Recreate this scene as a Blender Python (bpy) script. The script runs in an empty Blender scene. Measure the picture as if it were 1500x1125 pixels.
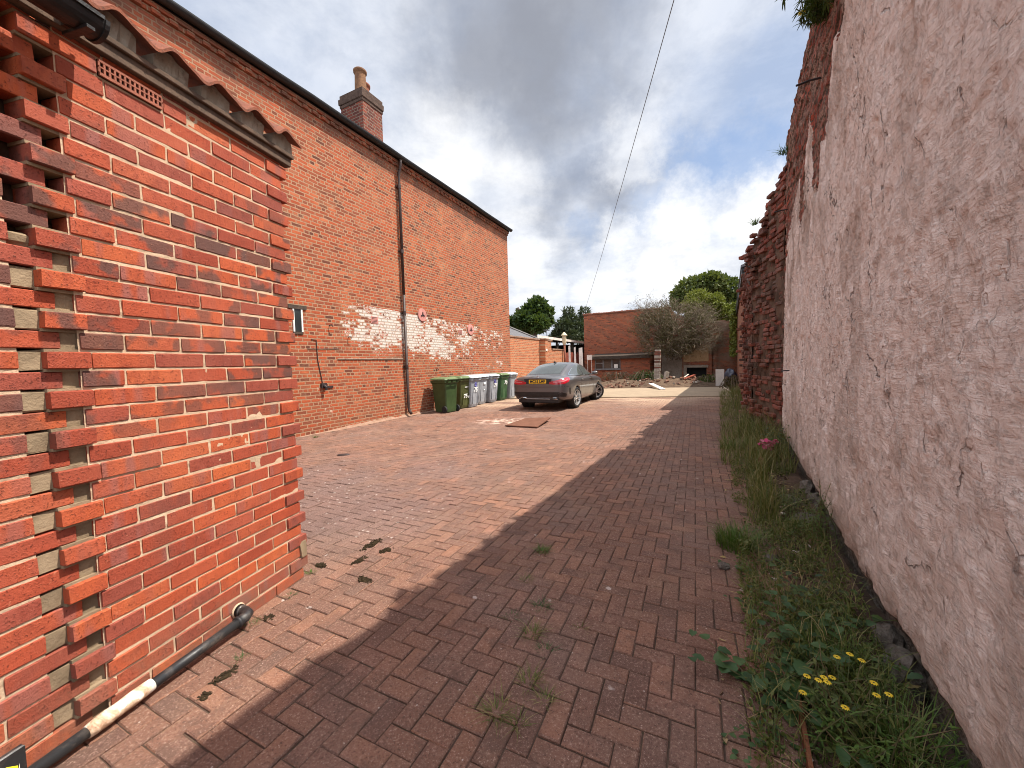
import bpy, bmesh, math, random
import numpy as np
from mathutils import Vector, Matrix
from mathutils.bvhtree import BVHTree
random.seed(7)
RNG = np.random.default_rng(11)
R = math.radians
scene = bpy.context.scene
COL = scene.collection
CAM_H = 1.40

# ------------------------------------------------------------------ camera rays (planning aid)
_p, _r = R(3.0), R(1.6)
_f = Vector((0, math.cos(_p), -math.sin(_p))); _x = Vector((1, 0, 0)); _u = _x.cross(_f)
CX = _x*math.cos(_r) - _u*math.sin(_r); CU = _u*math.cos(_r) + _x*math.sin(_r); CF = _f
FPX = 563.0
def ray(px, py):
    d = CF + CX*((px-750)/FPX) - CU*((py-562.5)/FPX)
    return d/d.y
def at(px, py, Y):
    return Vector((0, 0, CAM_H)) + ray(px, py)*Y
def gp(px, py, z=0.0):
    d = ray(px, py); t = (z-CAM_H)/d.z
    return Vector((d.x*t, d.y*t, z))

# ------------------------------------------------------------------ numpy noise
def _h(ix, iy, seed):
    n = (ix.astype(np.int64)*374761393 + iy.astype(np.int64)*668265263 + seed*974711) & 0x7fffffff
    n = ((n ^ (n >> 13))*1274126177) & 0x7fffffff
    n = n ^ (n >> 16)
    return (n & 0xffff)/65535.0
def vn(x, y, seed=0):
    x = np.asarray(x, float); y = np.asarray(y, float)
    xi = np.floor(x); yi = np.floor(y); fx = x-xi; fy = y-yi
    fx = fx*fx*(3-2*fx); fy = fy*fy*(3-2*fy)
    a = _h(xi, yi, seed); b = _h(xi+1, yi, seed); c = _h(xi, yi+1, seed); d = _h(xi+1, yi+1, seed)
    return (a*(1-fx)+b*fx)*(1-fy) + (c*(1-fx)+d*fx)*fy
def fbm(x, y, o=4, seed=0):
    s = 0; a = .5; t = 0
    for i in range(o):
        s = s + a*vn(np.asarray(x)*2**i, np.asarray(y)*2**i, seed+i*17); t += a; a *= .5
    return s/t
def sstep(a, b, x):
    t = np.clip((np.asarray(x)-a)/(b-a), 0, 1); return t*t*(3-2*t)

# ------------------------------------------------------------------ mesh building
class MB:
    def __init__(s): s.v = []; s.f = []; s.m = []; s.a = []
    def add(s, vs, fs, m=0, a=None):
        o = len(s.v); s.v.extend([tuple(v) for v in vs])
        for f in fs:
            s.f.append(tuple(o+i for i in f)); s.m.append(m); s.a.append(random.random() if a is None else a)
    def hexa(s, P, m=0, a=None):   # 8 corners: bottom 4 ccw, top 4 ccw
        s.add(P, [(3,2,1,0),(4,5,6,7),(0,1,5,4),(1,2,6,5),(2,3,7,6),(3,0,4,7)], m, a)
    def box(s, x0, x1, y0, y1, z0, z1, m=0, a=None, M=None, j=0.0):
        P = [Vector(q) for q in ((x0,y0,z0),(x1,y0,z0),(x1,y1,z0),(x0,y1,z0),(x0,y0,z1),(x1,y0,z1),(x1,y1,z1),(x0,y1,z1))]
        if j: P = [q+Vector((random.uniform(-j,j),random.uniform(-j,j),random.uniform(-j,j))) for q in P]
        if M is not None: P = [M @ q for q in P]
        s.hexa(P, m, random.random() if a is None else a)
    def cbox(s, x0, x1, y0, y1, z0, z1, c=0.004, m=0, a=None, M=None, j=0.0):
        # box with chamfers on every edge, built from three nested rings
        a = random.random() if a is None else a
        V = []
        for (z, i) in ((z0, c), (z0+c, 0), (z1-c, 0), (z1, c)):
            for (x, y) in ((x0+i,y0+i),(x1-i,y0+i),(x1-i,y1-i),(x0+i,y1-i)):
                V.append(Vector((x+random.uniform(-j,j), y+random.uniform(-j,j), z+random.uniform(-j,j))))
        if M is not None: V = [M @ q for q in V]
        F = [(3,2,1,0),(12,13,14,15)]
        for k in range(3):
            for i in range(4):
                n = (i+1) % 4; F.append((4*k+i,4*k+n,4*k+4+n,4*k+4+i))
        s.add(V, F, m, a)
    def tube(s, pts, rad, n=8, m=0, a=None, caps=True):
        pts = [Vector(p) for p in pts]; k = len(pts)
        if not hasattr(rad, '__len__'): rad = [rad]*k
        V = []; ref = None
        for i, p in enumerate(pts):
            d = (pts[min(i+1,k-1)]-pts[max(i-1,0)])
            if d.length < 1e-9: d = Vector((0,0,1))
            d.normalize()
            if ref is None: ref = Vector((0,0,1)) if abs(d.z) < .9 else Vector((1,0,0))
            e = d.cross(ref)
            if e.length < 1e-4: e = d.cross(Vector((0.3,1,0.2)))
            e.normalize(); g = e.cross(d); ref = g
            for q in range(n):
                t = 2*math.pi*q/n; V.append(p + (e*math.cos(t)+g*math.sin(t))*rad[i])
        F = []
        for i in range(k-1):
            for q in range(n):
                w = (q+1) % n; F.append((i*n+q, i*n+w, (i+1)*n+w, (i+1)*n+q))
        if caps: F.append(tuple(range(n-1,-1,-1))); F.append(tuple(range((k-1)*n, k*n)))
        s.add(V, F, m, random.random() if a is None else a)
    def lathe(s, prof, n=24, m=0, a=None, M=None):   # prof (r, z) about Z
        V = []; k = len(prof)
        for (r, z) in prof:
            for q in range(n):
                t = 2*math.pi*q/n; v = Vector((r*math.cos(t), r*math.sin(t), z)); V.append(M @ v if M is not None else v)
        F = [(i*n+q, i*n+(q+1)%n, (i+1)*n+(q+1)%n, (i+1)*n+q) for i in range(k-1) for q in range(n)]
        s.add(V, F, m, random.random() if a is None else a)
    def build(s, name, mats, parent=None, smooth=False, normals=True):
        me = bpy.data.meshes.new(name); me.from_pydata(s.v, [], s.f)
        if not isinstance(mats, (list, tuple)): mats = [mats]
        for q in mats: me.materials.append(q)
        me.polygons.foreach_set('material_index', s.m)
        at_ = me.attributes.new('rnd', 'FLOAT', 'FACE'); at_.data.foreach_set('value', s.a)
        if smooth: me.polygons.foreach_set('use_smooth', [True]*len(s.f))
        me.update()
        if normals:
            b = bmesh.new(); b.from_mesh(me); bmesh.ops.recalc_face_normals(b, faces=b.faces); b.to_mesh(me); b.free()
        o = bpy.data.objects.new(name, me); COL.objects.link(o)
        if parent is not None: o.parent = parent
        return o
def grid_obj(name, P, mats, parent=None, attrs=None, smooth=True, mi=None):
    n, m, _ = P.shape
    me = bpy.data.meshes.new(name)
    idx = np.arange(n*m).reshape(n, m)
    q = np.stack([idx[:-1,:-1], idx[1:,:-1], idx[1:,1:], idx[:-1,1:]], -1).reshape(-1, 4)
    me.vertices.add(n*m); me.vertices.foreach_set('co', P.reshape(-1))
    nf = len(q); me.loops.add(nf*4); me.polygons.add(nf)
    me.loops.foreach_set('vertex_index', q.reshape(-1).astype(np.int32))
    me.polygons.foreach_set('loop_start', np.arange(0, nf*4, 4, dtype=np.int32))
    me.polygons.foreach_set('use_smooth', np.full(nf, smooth))
    if not isinstance(mats, (list, tuple)): mats = [mats]
    for w in mats: me.materials.append(w)
    if mi is not None: me.polygons.foreach_set('material_index', mi.reshape(-1).astype(np.int32))
    me.update(calc_edges=True)
    for k, A in (attrs or {}).items():
        t = me.attributes.new(k, 'FLOAT', 'POINT'); t.data.foreach_set('value', np.ascontiguousarray(A, dtype=np.float32).reshape(-1))
    o = bpy.data.objects.new(name, me); COL.objects.link(o)
    if parent is not None: o.parent = parent
    return o
def tag(o, label=None, cat=None, group=None, kind=None):
    if label: o['label'] = label
    if cat: o['category'] = cat
    if group: o['group'] = group
    if kind: o['kind'] = kind
    return o
def empty(name, loc=(0,0,0), rz=0.0, label=None, cat=None, group=None):
    o = bpy.data.objects.new(name, None); COL.objects.link(o); o.empty_display_size = .2
    o.location = loc; o.rotation_euler = (0, 0, rz)
    return tag(o, label, cat, group)
def copy_tree(o, parent=None):
    c = o.copy(); COL.objects.link(c)
    if parent is not None: c.parent = parent
    for ch in list(o.children): copy_tree(ch, c)
    return c
def heading(a): return math.pi/2 - R(a)     # local +X runs along a bearing of a degrees right of +Y; local +Y is its left
def frame_m(P, a): return Matrix.Translation(Vector((P[0], P[1], P[2] if len(P) > 2 else 0))) @ Matrix.Rotation(heading(a), 4, 'Z')
def text_mesh(name, s, size, mat, parent=None, M=None, bold=0.0, shear=0.0, depth=.0008):
    cu = bpy.data.curves.new(name, 'FONT'); cu.body = s; cu.size = size; cu.align_x = 'CENTER'; cu.align_y = 'CENTER'
    cu.offset = bold; cu.shear = shear; cu.extrude = depth; cu.resolution_u = 3
    t = bpy.data.objects.new(name, cu); COL.objects.link(t)
    me = bpy.data.meshes.new_from_object(t.evaluated_get(bpy.context.evaluated_depsgraph_get()))
    bpy.data.objects.remove(t); bpy.data.curves.remove(cu)
    me.name = name; me.materials.clear(); me.materials.append(mat)
    if M is not None: me.transform(M)
    o = bpy.data.objects.new(name, me); COL.objects.link(o)
    if parent is not None: o.parent = parent
    return o

# ------------------------------------------------------------------ material DSL
class NT:
    def __init__(s, name, world=False):
        if world:
            s.t = world.node_tree
        else:
            s.mat = bpy.data.materials.new(name); s.mat.use_nodes = True; s.t = s.mat.node_tree
        s.t.nodes.clear()
    def n(s, ty, **kw):
        q = s.t.nodes.new(ty)
        for k, v in kw.items(): setattr(q, k, v)
        return q
    def put(s, sock, v):
        if v is None: return
        if isinstance(v, bpy.types.NodeSocket): s.t.links.new(v, sock)
        else:
            if sock.type == 'RGBA' and not hasattr(v, '__len__'): v = (v, v, v, 1)
            elif sock.type == 'RGBA' and len(v) == 3: v = (*v, 1)
            elif sock.type == 'VECTOR' and not hasattr(v, '__len__'): v = (v, v, v)
            sock.default_value = v
    def math(s, op, a, b=None, c=None, clamp=False):
        q = s.n('ShaderNodeMath', operation=op, use_clamp=clamp)
        for i, v in enumerate((a, b, c)): s.put(q.inputs[i], v)
        return q.outputs[0]
    def add(s, a, b): return s.math('ADD', a, b)
    def mul(s, a, b): return s.math('MULTIPLY', a, b)
    def mix(s, f, a, b, blend='MIX'):
        q = s.n('ShaderNodeMix', data_type='RGBA', blend_type=blend); q.clamp_factor = True
        s.put(q.inputs[0], f); s.put(q.inputs[6], a); s.put(q.inputs[7], b); return q.outputs[2]
    def mr(s, v, a, b, c=0.0, d=1.0, smooth=True):
        q = s.n('ShaderNodeMapRange', interpolation_type='SMOOTHSTEP' if smooth else 'LINEAR'); q.clamp = True
        for i, w in enumerate((v, a, b, c, d)): s.put(q.inputs[i], w)
        return q.outputs[0]
    def coord(s, k='Object'): return s.n('ShaderNodeTexCoord').outputs[k]
    def attr(s, name, out='Fac'): return s.n('ShaderNodeAttribute', attribute_name=name).outputs[out]
    def sep(s, v):
        q = s.n('ShaderNodeSeparateXYZ'); s.put(q.inputs[0], v); return q.outputs
    def comb(s, x, y, z=0.0):
        q = s.n('ShaderNodeCombineXYZ')
        for i, v in enumerate((x, y, z)): s.put(q.inputs[i], v)
        return q.outputs[0]
    def vm(s, op, a, b=None, scale=None):
        q = s.n('ShaderNodeVectorMath', operation=op); s.put(q.inputs[0], a)
        if b is not None: s.put(q.inputs[1], b)
        if scale is not None: s.put(q.inputs['Scale'], scale)
        return q.outputs['Value'] if op in ('DOT_PRODUCT', 'LENGTH', 'DISTANCE') else q.outputs[0]
    def noise(s, vec, scale, detail=3.0, rough=.55, dist=0.0, out=0):
        q = s.n('ShaderNodeTexNoise'); s.put(q.inputs['Vector'], vec); s.put(q.inputs['Scale'], scale)
        s.put(q.inputs['Detail'], detail); s.put(q.inputs['Roughness'], rough); s.put(q.inputs['Distortion'], dist)
        return q.outputs[out]
    def vor(s, vec, scale, feature='F1', out='Distance', rnd=1.0):
        q = s.n('ShaderNodeTexVoronoi', feature=feature); s.put(q.inputs['Vector'], vec); s.put(q.inputs['Scale'], scale)
        s.put(q.inputs['Randomness'], rnd)
        return q.outputs[out]
    def ramp(s, f, stops, interp='LINEAR'):
        q = s.n('ShaderNodeValToRGB'); e = q.color_ramp.elements; q.color_ramp.interpolation = interp
        while len(e) < len(stops): e.new(.5)
        for el, (p, c) in zip(e, stops):
            el.position = p; el.color = (*c, 1) if len(c) == 3 else c
        s.put(q.inputs[0], f); return q.outputs[0]
    def scale(s, vec, sc):
        q = s.n('ShaderNodeMapping'); s.put(q.inputs[0], vec); q.inputs['Scale'].default_value = sc; return q.outputs[0]
    def bump(s, h, strength=.5, dist=.01, nrm=None):
        q = s.n('ShaderNodeBump'); s.put(q.inputs['Height'], h); q.inputs['Strength'].default_value = strength
        q.inputs['Distance'].default_value = dist
        if nrm is not None: s.put(q.inputs['Normal'], nrm)
        return q.outputs[0]
    def brick(s, vec, w=.225, h=.075, mortar=.010, off=.5, ofreq=2, squash=1.0, sfreq=2, smooth=.2):
        q = s.n('ShaderNodeTexBrick', offset=off, offset_frequency=ofreq, squash=squash, squash_frequency=sfreq)
        s.put(q.inputs['Vector'], vec)
        for k, v in (('Color1', (0,0,0,1)), ('Color2', (1,1,1,1)), ('Mortar', (.5,.5,.5,1)), ('Scale', 1.0), ('Mortar Size', mortar), ('Mortar Smooth', smooth), ('Bias', 0.0), ('Brick Width', w), ('Row Height', h)):
            s.put(q.inputs[k], v)
        return q.outputs
    def out(s, base, rough=.85, nrm=None, metal=0.0, spec=.3, **kw):
        p = s.n('ShaderNodeBsdfPrincipled'); o = s.n('ShaderNodeOutputMaterial')
        s.put(p.inputs['Base Color'], base); s.put(p.inputs['Roughness'], rough); s.put(p.inputs['Metallic'], metal)
        s.put(p.inputs['Specular IOR Level'], spec)
        if nrm is not None: s.put(p.inputs['Normal'], nrm)
        for k, v in kw.items(): s.put(p.inputs[k.replace('_', ' ')], v)
        s.t.links.new(p.outputs[0], o.inputs[0]); return s.mat

def plain(name, col, rough=.6, var=.15, sc=12.0, metal=0.0, spec=.4, bump=.0, **kw):
    t = NT(name); c = t.coord()
    f = t.noise(c, sc, 4.0, .6)
    dark = tuple(v*(1-var*1.6) for v in col); lite = tuple(min(1, v*(1+var)) for v in col)
    b = t.ramp(f, [(.3, dark), (.7, lite)])
    nr = t.bump(t.noise(c, sc*5, 3.0), bump, .01) if bump else None
    return t.out(b, rough, nr, metal, spec, **kw)

M = {}
# bricks of the old house and boundary walls: English-garden bond in local X-Z, warped joints, patchy colour
def old_brick(name, cols, mortar, warp=.012, white=None, dark=.5, face='xz', mort_amt=.011, soot_shade=None, extra=None):
    t = NT(name); c = t.coord(); X = t.sep(c)
    a = X[0] if face == 'xz' else X[1]
    if face == 'both': a = t.add(X[0], X[1])
    v = t.comb(a, X[2], 0)
    wv = t.noise(v, 3.0, 3.0, .6, out=1); wv2 = t.noise(v, 18.0, 2.0, .6, out=1)
    v2 = t.vm('ADD', v, t.vm('SCALE', t.vm('SUBTRACT', wv, (.5,.5,.5)), scale=warp*2.2))
    v2 = t.vm('ADD', v2, t.vm('SCALE', t.vm('SUBTRACT', wv2, (.5,.5,.5)), scale=warp*.9))
    b = t.brick(v2, .225, .0765, mort_amt, squash=.5, sfreq=4)
    base = t.ramp(b[0], cols)
    n1 = t.noise(v, 1.1, 5.0, .65); n2 = t.noise(v, 30.0, 4.0, .7)
    base = t.mix(t.mr(n2, .35, .75, 0, .45), base, (.30,.10,.05), 'MULTIPLY') if False else t.mix(t.mr(n2, .45, .8, 0, .35), base, (.16,.045,.025))
    # some bricks burnt dark / repointed pale in patches
    base = t.mix(t.mul(t.mr(t.noise(v, .8, 4.0, .6), .48, .66), t.mr(b[0], .55, .95, 0, dark)), base, (.10,.055,.038))
    base = t.mix(t.mr(n1, .50, .75, 0, .55), base, (.56,.20,.09))
    mo = t.mix(t.noise(v, 9.0, 3.0), mortar, tuple(q*.62 for q in mortar))
    smear = t.mr(t.noise(v, 1.7, 6.0, .7), .52, .70, 0, .55)
    base = t.mix(t.mul(smear, t.mr(n2, .40, .60)), base, mo)
    fac = t.math('MAXIMUM', b[1], 0.0)
    col = t.mix(fac, base, mo)
    if extra: col = extra(t, v, X, col, fac, n2, b[0])
    hgt = t.add(t.mul(t.math('SUBTRACT', 1.0, b[1]), .8), t.mul(n2, .55))
    M[name] = t.out(col, .9, t.bump(hgt, 1.0, .016), spec=.15)
    return M[name]
BR_COLS = [(0.0,(.10,.040,.028)),(.14,(.26,.072,.038)),(.36,(.39,.088,.036)),(.62,(.37,.078,.032)),(.82,(.20,.052,.028)),(1.0,(.47,.14,.065))]
def house_extra(t, v, X, col, fac, n2, b0):
    # flaking whitewash band, local box on the wall, broken by noise and left thinner on the joints
    x, z = X[0], X[2]
    band = t.mul(t.mr(x, .7, 1.9), t.mr(x, 9.9, 8.6))
    top = t.math('SUBTRACT', 3.02, t.mul(x, .028))
    up = t.mr(t.math('SUBTRACT', top, z), -.015, .02)
    lowz = t.math('SUBTRACT', 2.0, t.mul(x, .10))
    lo = t.mr(t.math('SUBTRACT', z, lowz), -.30, .55)
    dens = t.mul(t.mul(band, up), lo)
    ns = t.noise(v, 1.35, 7.0, .72, .4); nf = t.noise(v, 17.0, 4.0, .7)
    dens = t.mul(dens, t.mr(x, 7.8, 3.0, .40, 1.0))
    th = t.add(t.add(t.mul(ns, 1.2), t.mul(nf, .75)), t.add(t.mul(dens, .46), t.mul(t.math('SUBTRACT', b0, .5), .30)))
    m = t.mul(t.mr(th, 1.23, 1.36), t.mr(dens, .05, .3))
    m = t.mul(m, t.math('SUBTRACT', 1.0, t.mul(fac, .62)))
    col = t.mix(m, col, t.mix(nf, (.66,.62,.56), (.50,.43,.37)))
    # plinth of darker, wetter bricks and pale efflorescence near the near-hand base
    base = t.mul(t.mr(z, .75, .25), t.mr(t.noise(v, 1.8, 4.0), .42, .58, 0, .55))
    col = t.mix(t.mul(base, t.math('SUBTRACT', 1.0, fac)), col, (.20,.085,.05))
    eff = t.mul(t.mul(t.mr(x, 1.4, .4), t.mr(z, 1.2, .7)), t.mr(t.noise(v, 3.2, 5.0, .7), .60, .68))
    col = t.mix(t.mul(eff, .8), col, (.72,.62,.5))
    # dark corbel bricks plus the overhang's shade painted onto courses below the eaves
    soot_shade = t.mul(t.mr(z, 6.2, 6.95), t.mr(t.noise(t.scale(v, (1, .4, 1)), 2.2, 4.0), .35, .6, .15, .75))
    return t.mix(soot_shade, col, (.13,.065,.045))
old_brick('house_brick', BR_COLS, (.43,.255,.155), extra=house_extra, warp=.016, dark=.75, mort_amt=.0125)
old_brick('boundary_brick', [(0.0,(.30,.08,.04)),(.4,(.46,.14,.06)),(.7,(.52,.17,.075)),(1.0,(.36,.10,.05))], (.58,.38,.23), dark=.3)
old_brick('chimney_brick', [(0.0,(.09,.032,.027)),(.5,(.17,.046,.032)),(1.0,(.24,.066,.042))], (.26,.18,.135), face='both', dark=.5, warp=.006)
old_brick('rear_brick', [(0.0,(.16,.05,.03)),(.5,(.42,.115,.055)),(1.0,(.30,.09,.05))], (.30,.17,.11), dark=.85)
def ruin_extra(t, v, X, col, fac, n2, b0):
    m = t.mr(t.noise(v, 1.0, 7.0, .7), .45, .62, 0, .8)
    col = t.mix(m, col, t.mix(t.noise(v, 6.0, 4.0), (.15,.10,.07), (.30,.22,.16)))
    return t.mix(t.mr(t.noise(v, 2.2, 5.0, .7), .60, .70, 0, .6), col, (.50,.46,.40))
old_brick('ruin_brick', [(0.0,(.20,.06,.035)),(.5,(.36,.10,.05)),(1.0,(.28,.085,.05))], (.27,.18,.12), warp=.02, dark=.8, extra=ruin_extra)

# individually laid bricks (garage, broken wall): colour from the per-brick random
def laid_brick(name, stops, burnt=.8, dirt=0.0, dirtcol=(.2,.14,.1), mossy=0.0):
    t = NT(name); c = t.coord(); r = t.attr('rnd'); X = t.sep(c)
    base = t.ramp(r, stops)
    r2 = t.math('FRACT', t.mul(r, 37.17)); r3 = t.math('FRACT', t.mul(r, 91.73))
    # per-brick offset so that no two bricks share a pattern
    cv = t.vm('ADD', c, t.comb(t.mul(r, 31.0), t.mul(r2, 17.0), t.mul(r3, 23.0)))
    fine = t.noise(cv, 130.0, 4.0, .7); med = t.noise(t.scale(cv, (1.0, 1.0, .45)), 22.0, 4.0, .6)
    base = t.mix(t.mr(med, .42, .72, 0, .6), base, t.mix(r2, (.20,.036,.022), (.47,.092,.040)))
    # purple-grey kiln bands running up the brick
    bands = t.mr(t.noise(t.scale(cv, (1.0, 1.0, .12)), 11.0, 2.0, .5), .52, .64)
    base = t.mix(t.mul(bands, t.mr(r3, .3, .9, 0, .7)), base, (.27,.11,.095))
    # smoky burnt hearts
    zone = t.mul(t.mr(X[2], .95, 1.35), t.mr(X[2], 2.55, 2.2))
    sm = t.mul(t.mul(t.mr(t.noise(cv, 8.0, 3.0, .5), .44, .54), t.mr(r2, .30, .46)), t.add(t.mul(zone, .85), .12))
    base = t.mix(t.mul(sm, burnt), base, (.085,.058,.050))
    pits = t.mr(fine, .58, .68)
    base = t.mix(t.mul(pits, .7), base, (.085,.024,.017))
    base = t.mix(t.mr(t.noise(cv, 60.0, 3.0, .7), .62, .78, 0, .4), base, (.66,.30,.18))
    base = t.mix(t.mr(t.noise(c, 1.3, 5.0, .65), .46, .68, 0, .35), base, (.45,.125,.07))
    base = t.mix(t.mr(t.noise(t.scale(c, (2.2, 2.2, .5)), 1.6, 5.0, .65), .54, .70, 0, .4), base, (.20,.07,.05))
    base = t.mix(t.mul(t.mr(X[2], .34, .02), t.mr(t.noise(c, 7.0, 5.0, .7), .35, .6, .2, .75)), base, (.20,.105,.07))
    if dirt:
        base = t.mix(t.mr(t.noise(c, 2.2, 6.0, .7), .40, .68, 0, dirt), base, dirtcol)
        base = t.mix(t.mr(t.noise(t.scale(c, (1.4, 1.4, .3)), 6.0, 5.0, .7), .55, .72, 0, dirt*.8), base, (.10,.06,.045))
    h = t.add(t.add(t.mul(fine, .6), t.mul(med, .7)), t.mul(pits, -.5))
    M[name] = t.out(base, t.mr(r3, 0, 1, .55, .85), t.bump(h, .9, .008), spec=.22)
laid_brick('garage_brick', [(0.0,(.27,.052,.029)),(.18,(.39,.074,.033)),(.36,(.47,.098,.036)),(.5,(.35,.066,.034)),(.64,(.50,.118,.042)),(.76,(.33,.074,.045)),(.88,(.24,.062,.043)),(1.0,(.44,.088,.037))])
laid_brick('broken_brick', [(0.0,(.065,.028,.020)),(.3,(.18,.045,.028)),(.6,(.20,.062,.038)),(.8,(.10,.052,.037)),(1.0,(.16,.098,.070))], burnt=.9, dirt=1.0, dirtcol=(.105,.066,.048))
def mortar_mat(name, col, d):
    t = NT(name); c = t.coord(); n = t.noise(c, 70.0, 5.0, .7); g = t.noise(c, 5.0, 4.0)
    b = t.mix(t.mr(g, .35, .7), col, tuple(v*d for v in col))
    b = t.mix(t.mr(n, .60, .75, 0, .4), b, tuple(v*.45 for v in col))
    M[name] = t.out(b, .95, t.bump(n, .8, .006), spec=.1)
mortar_mat('garage_mortar', (.58,.42,.285), .78)
mortar_mat('filler_mortar', (.32,.235,.15), .55)
mortar_mat('old_mortar', (.135,.090,.064), .45)

# render on the tall right-hand wall: attributes say where plaster survives and where it is cracked
def render_mat():
    t = NT('pink_render'); c = t.coord(); X = t.sep(c)
    v = t.comb(X[0], X[2], 0)
    pl = t.attr('plaster'); ck = t.attr('crack'); gr = t.attr('grime')
    def warp(vec, sc, amp, det=3.0):
        return t.vm('ADD', vec, t.vm('SCALE', t.vm('SUBTRACT', t.noise(vec, sc, det, .6, out=1), (.5,.5,.5)), scale=amp))
    vw = warp(v, 2.2, .20)
    # horizontal float marks, diagonal comb marks, flaked coats, pits
    groove = t.noise(t.scale(warp(v, 3.0, .10), (7.0, 70.0, 1)), 1.0, 5.0, .65)
    tr = t.n('ShaderNodeVectorRotate', rotation_type='Z_AXIS'); t.put(tr.inputs[0], vw); tr.inputs['Angle'].default_value = R(-62)
    combm = t.noise(t.scale(tr.outputs[0], (6.0, 62.0, 1)), 1.0, 4.0, .6)
    f1 = t.noise(v, 30.0, 8.0, .74, .4); f2 = t.noise(v, 4.2, 8.0, .74, .3); f3 = t.noise(v, 1.1, 7.0, .7); f4 = t.noise(v, 120.0, 4.0, .7)
    fl = t.noise(vw, 6.5, 7.0, .70); fl2 = t.noise(warp(v, 5.0, .10), 15.0, 6.0, .72)
    coat = t.mr(fl, .515, .530); coat2 = t.mr(fl2, .55, .565)
    base = t.ramp(f2, [(.24,(.80,.66,.575)),(.36,(.90,.775,.69)),(.55,(.93,.825,.75)),(.75,(.95,.88,.82))])
    base = t.mix(t.mul(t.math('SUBTRACT', 1.0, coat), t.mr(f3, .40, .60, .1, .6)), base, (.80,.65,.56))
    base = t.mix(t.mul(coat2, t.mr(f3, .42, .62, .12, .65)), base, (.65,.49,.40))
    base = t.mix(t.mr(groove, .56, .67, 0, .5), base, (.56,.41,.33))
    base = t.mix(t.mul(t.mr(combm, .54, .64, 0, .6), t.mr(f3, .46, .58)), base, (.54,.39,.31))
    base = t.mix(t.mr(groove, .44, .34, 0, .5), base, (.95,.87,.81))
    base = t.mix(t.mr(f1, .565, .66, 0, .8), base, (.46,.315,.245))
    base = t.mix(t.mr(f4, .59, .69, 0, .65), base, (.44,.30,.235))
    base = t.mix(t.mr(t.noise(vw, 11.0, 7.0, .78), .62, .71, 0, .7), base, (.42,.29,.22))
    # hairline and open cracks
    e1 = t.vor(warp(t.scale(v, (1.25, .8, 1)), 4.0, .30, 4.0), 1.5, 'DISTANCE_TO_EDGE'); e2 = t.vor(warp(t.scale(v, (1.3, .8, 1)), 7.0, .16, 4.0), 4.6, 'DISTANCE_TO_EDGE')
    c1 = t.mul(t.mr(e1, .010, .0025), t.mr(t.noise(v, 1.7, 4.0, .6), .50, .58))
    c2 = t.mul(t.mr(e2, .024, .006), t.mr(t.noise(v, 2.6, 5.0, .65), .55, .63))
    crk = t.math('MAXIMUM', t.math('MAXIMUM', c1, t.mul(c2, .85)), t.mr(ck, .2, .7))
    base = t.mix(gr, base, t.mix(t.mr(f1, .4, .6), (.17,.11,.08), (.50,.36,.27)))
    base = t.mix(t.mul(t.mr(X[2], .95, .1), t.mr(f3, .38, .60, .1, .7)), base, (.50,.37,.285))
    base = t.mix(t.mul(crk, .72), base, (.085,.055,.042))
    # bare brick where the render is gone
    v2 = warp(v, 5.0, .05)
    b = t.brick(v2, .225, .0765, .012, squash=.5, sfreq=2)
    br = t.ramp(b[0], [(0.0,(.13,.040,.03)),(.4,(.40,.080,.042)),(.7,(.28,.075,.05)),(1.0,(.46,.20,.14))])
    br = t.mix(b[1], br, (.11,.075,.055))
    br = t.mix(t.mr(t.noise(v, 2.4, 6.0, .72), .40, .62, 0, .8), br, t.mix(t.mr(f1, .4, .6), (.09,.06,.048), (.46,.34,.26)))
    br = t.mix(t.mr(t.noise(t.scale(v, (9.0, 1.6, 1)), 1.0, 5.0, .7), .56, .68, 0, .6), br, (.55,.43,.35))
    br = t.mix(t.mr(X[2], .45, .22), br, t.mix(t.mr(f1, .4, .6), (.10,.08,.062), (.25,.205,.165)))
    edge = t.add(pl, t.mul(t.math('SUBTRACT', f1, .5), 1.1))
    col = t.mix(t.mr(edge, .42, .55), br, base)
    h = t.add(t.add(t.mul(f1, .8), t.mul(f4, .3)), t.add(t.mul(combm, .5), t.mul(groove, .9)))
    h = t.add(h, t.add(t.mul(coat, .55), t.add(t.mul(coat2, -.4), t.mul(crk, -1.6))))
    M['pink_render'] = t.out(col, .93, t.bump(h, .9, .024), spec=.12)
render_mat()

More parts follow.
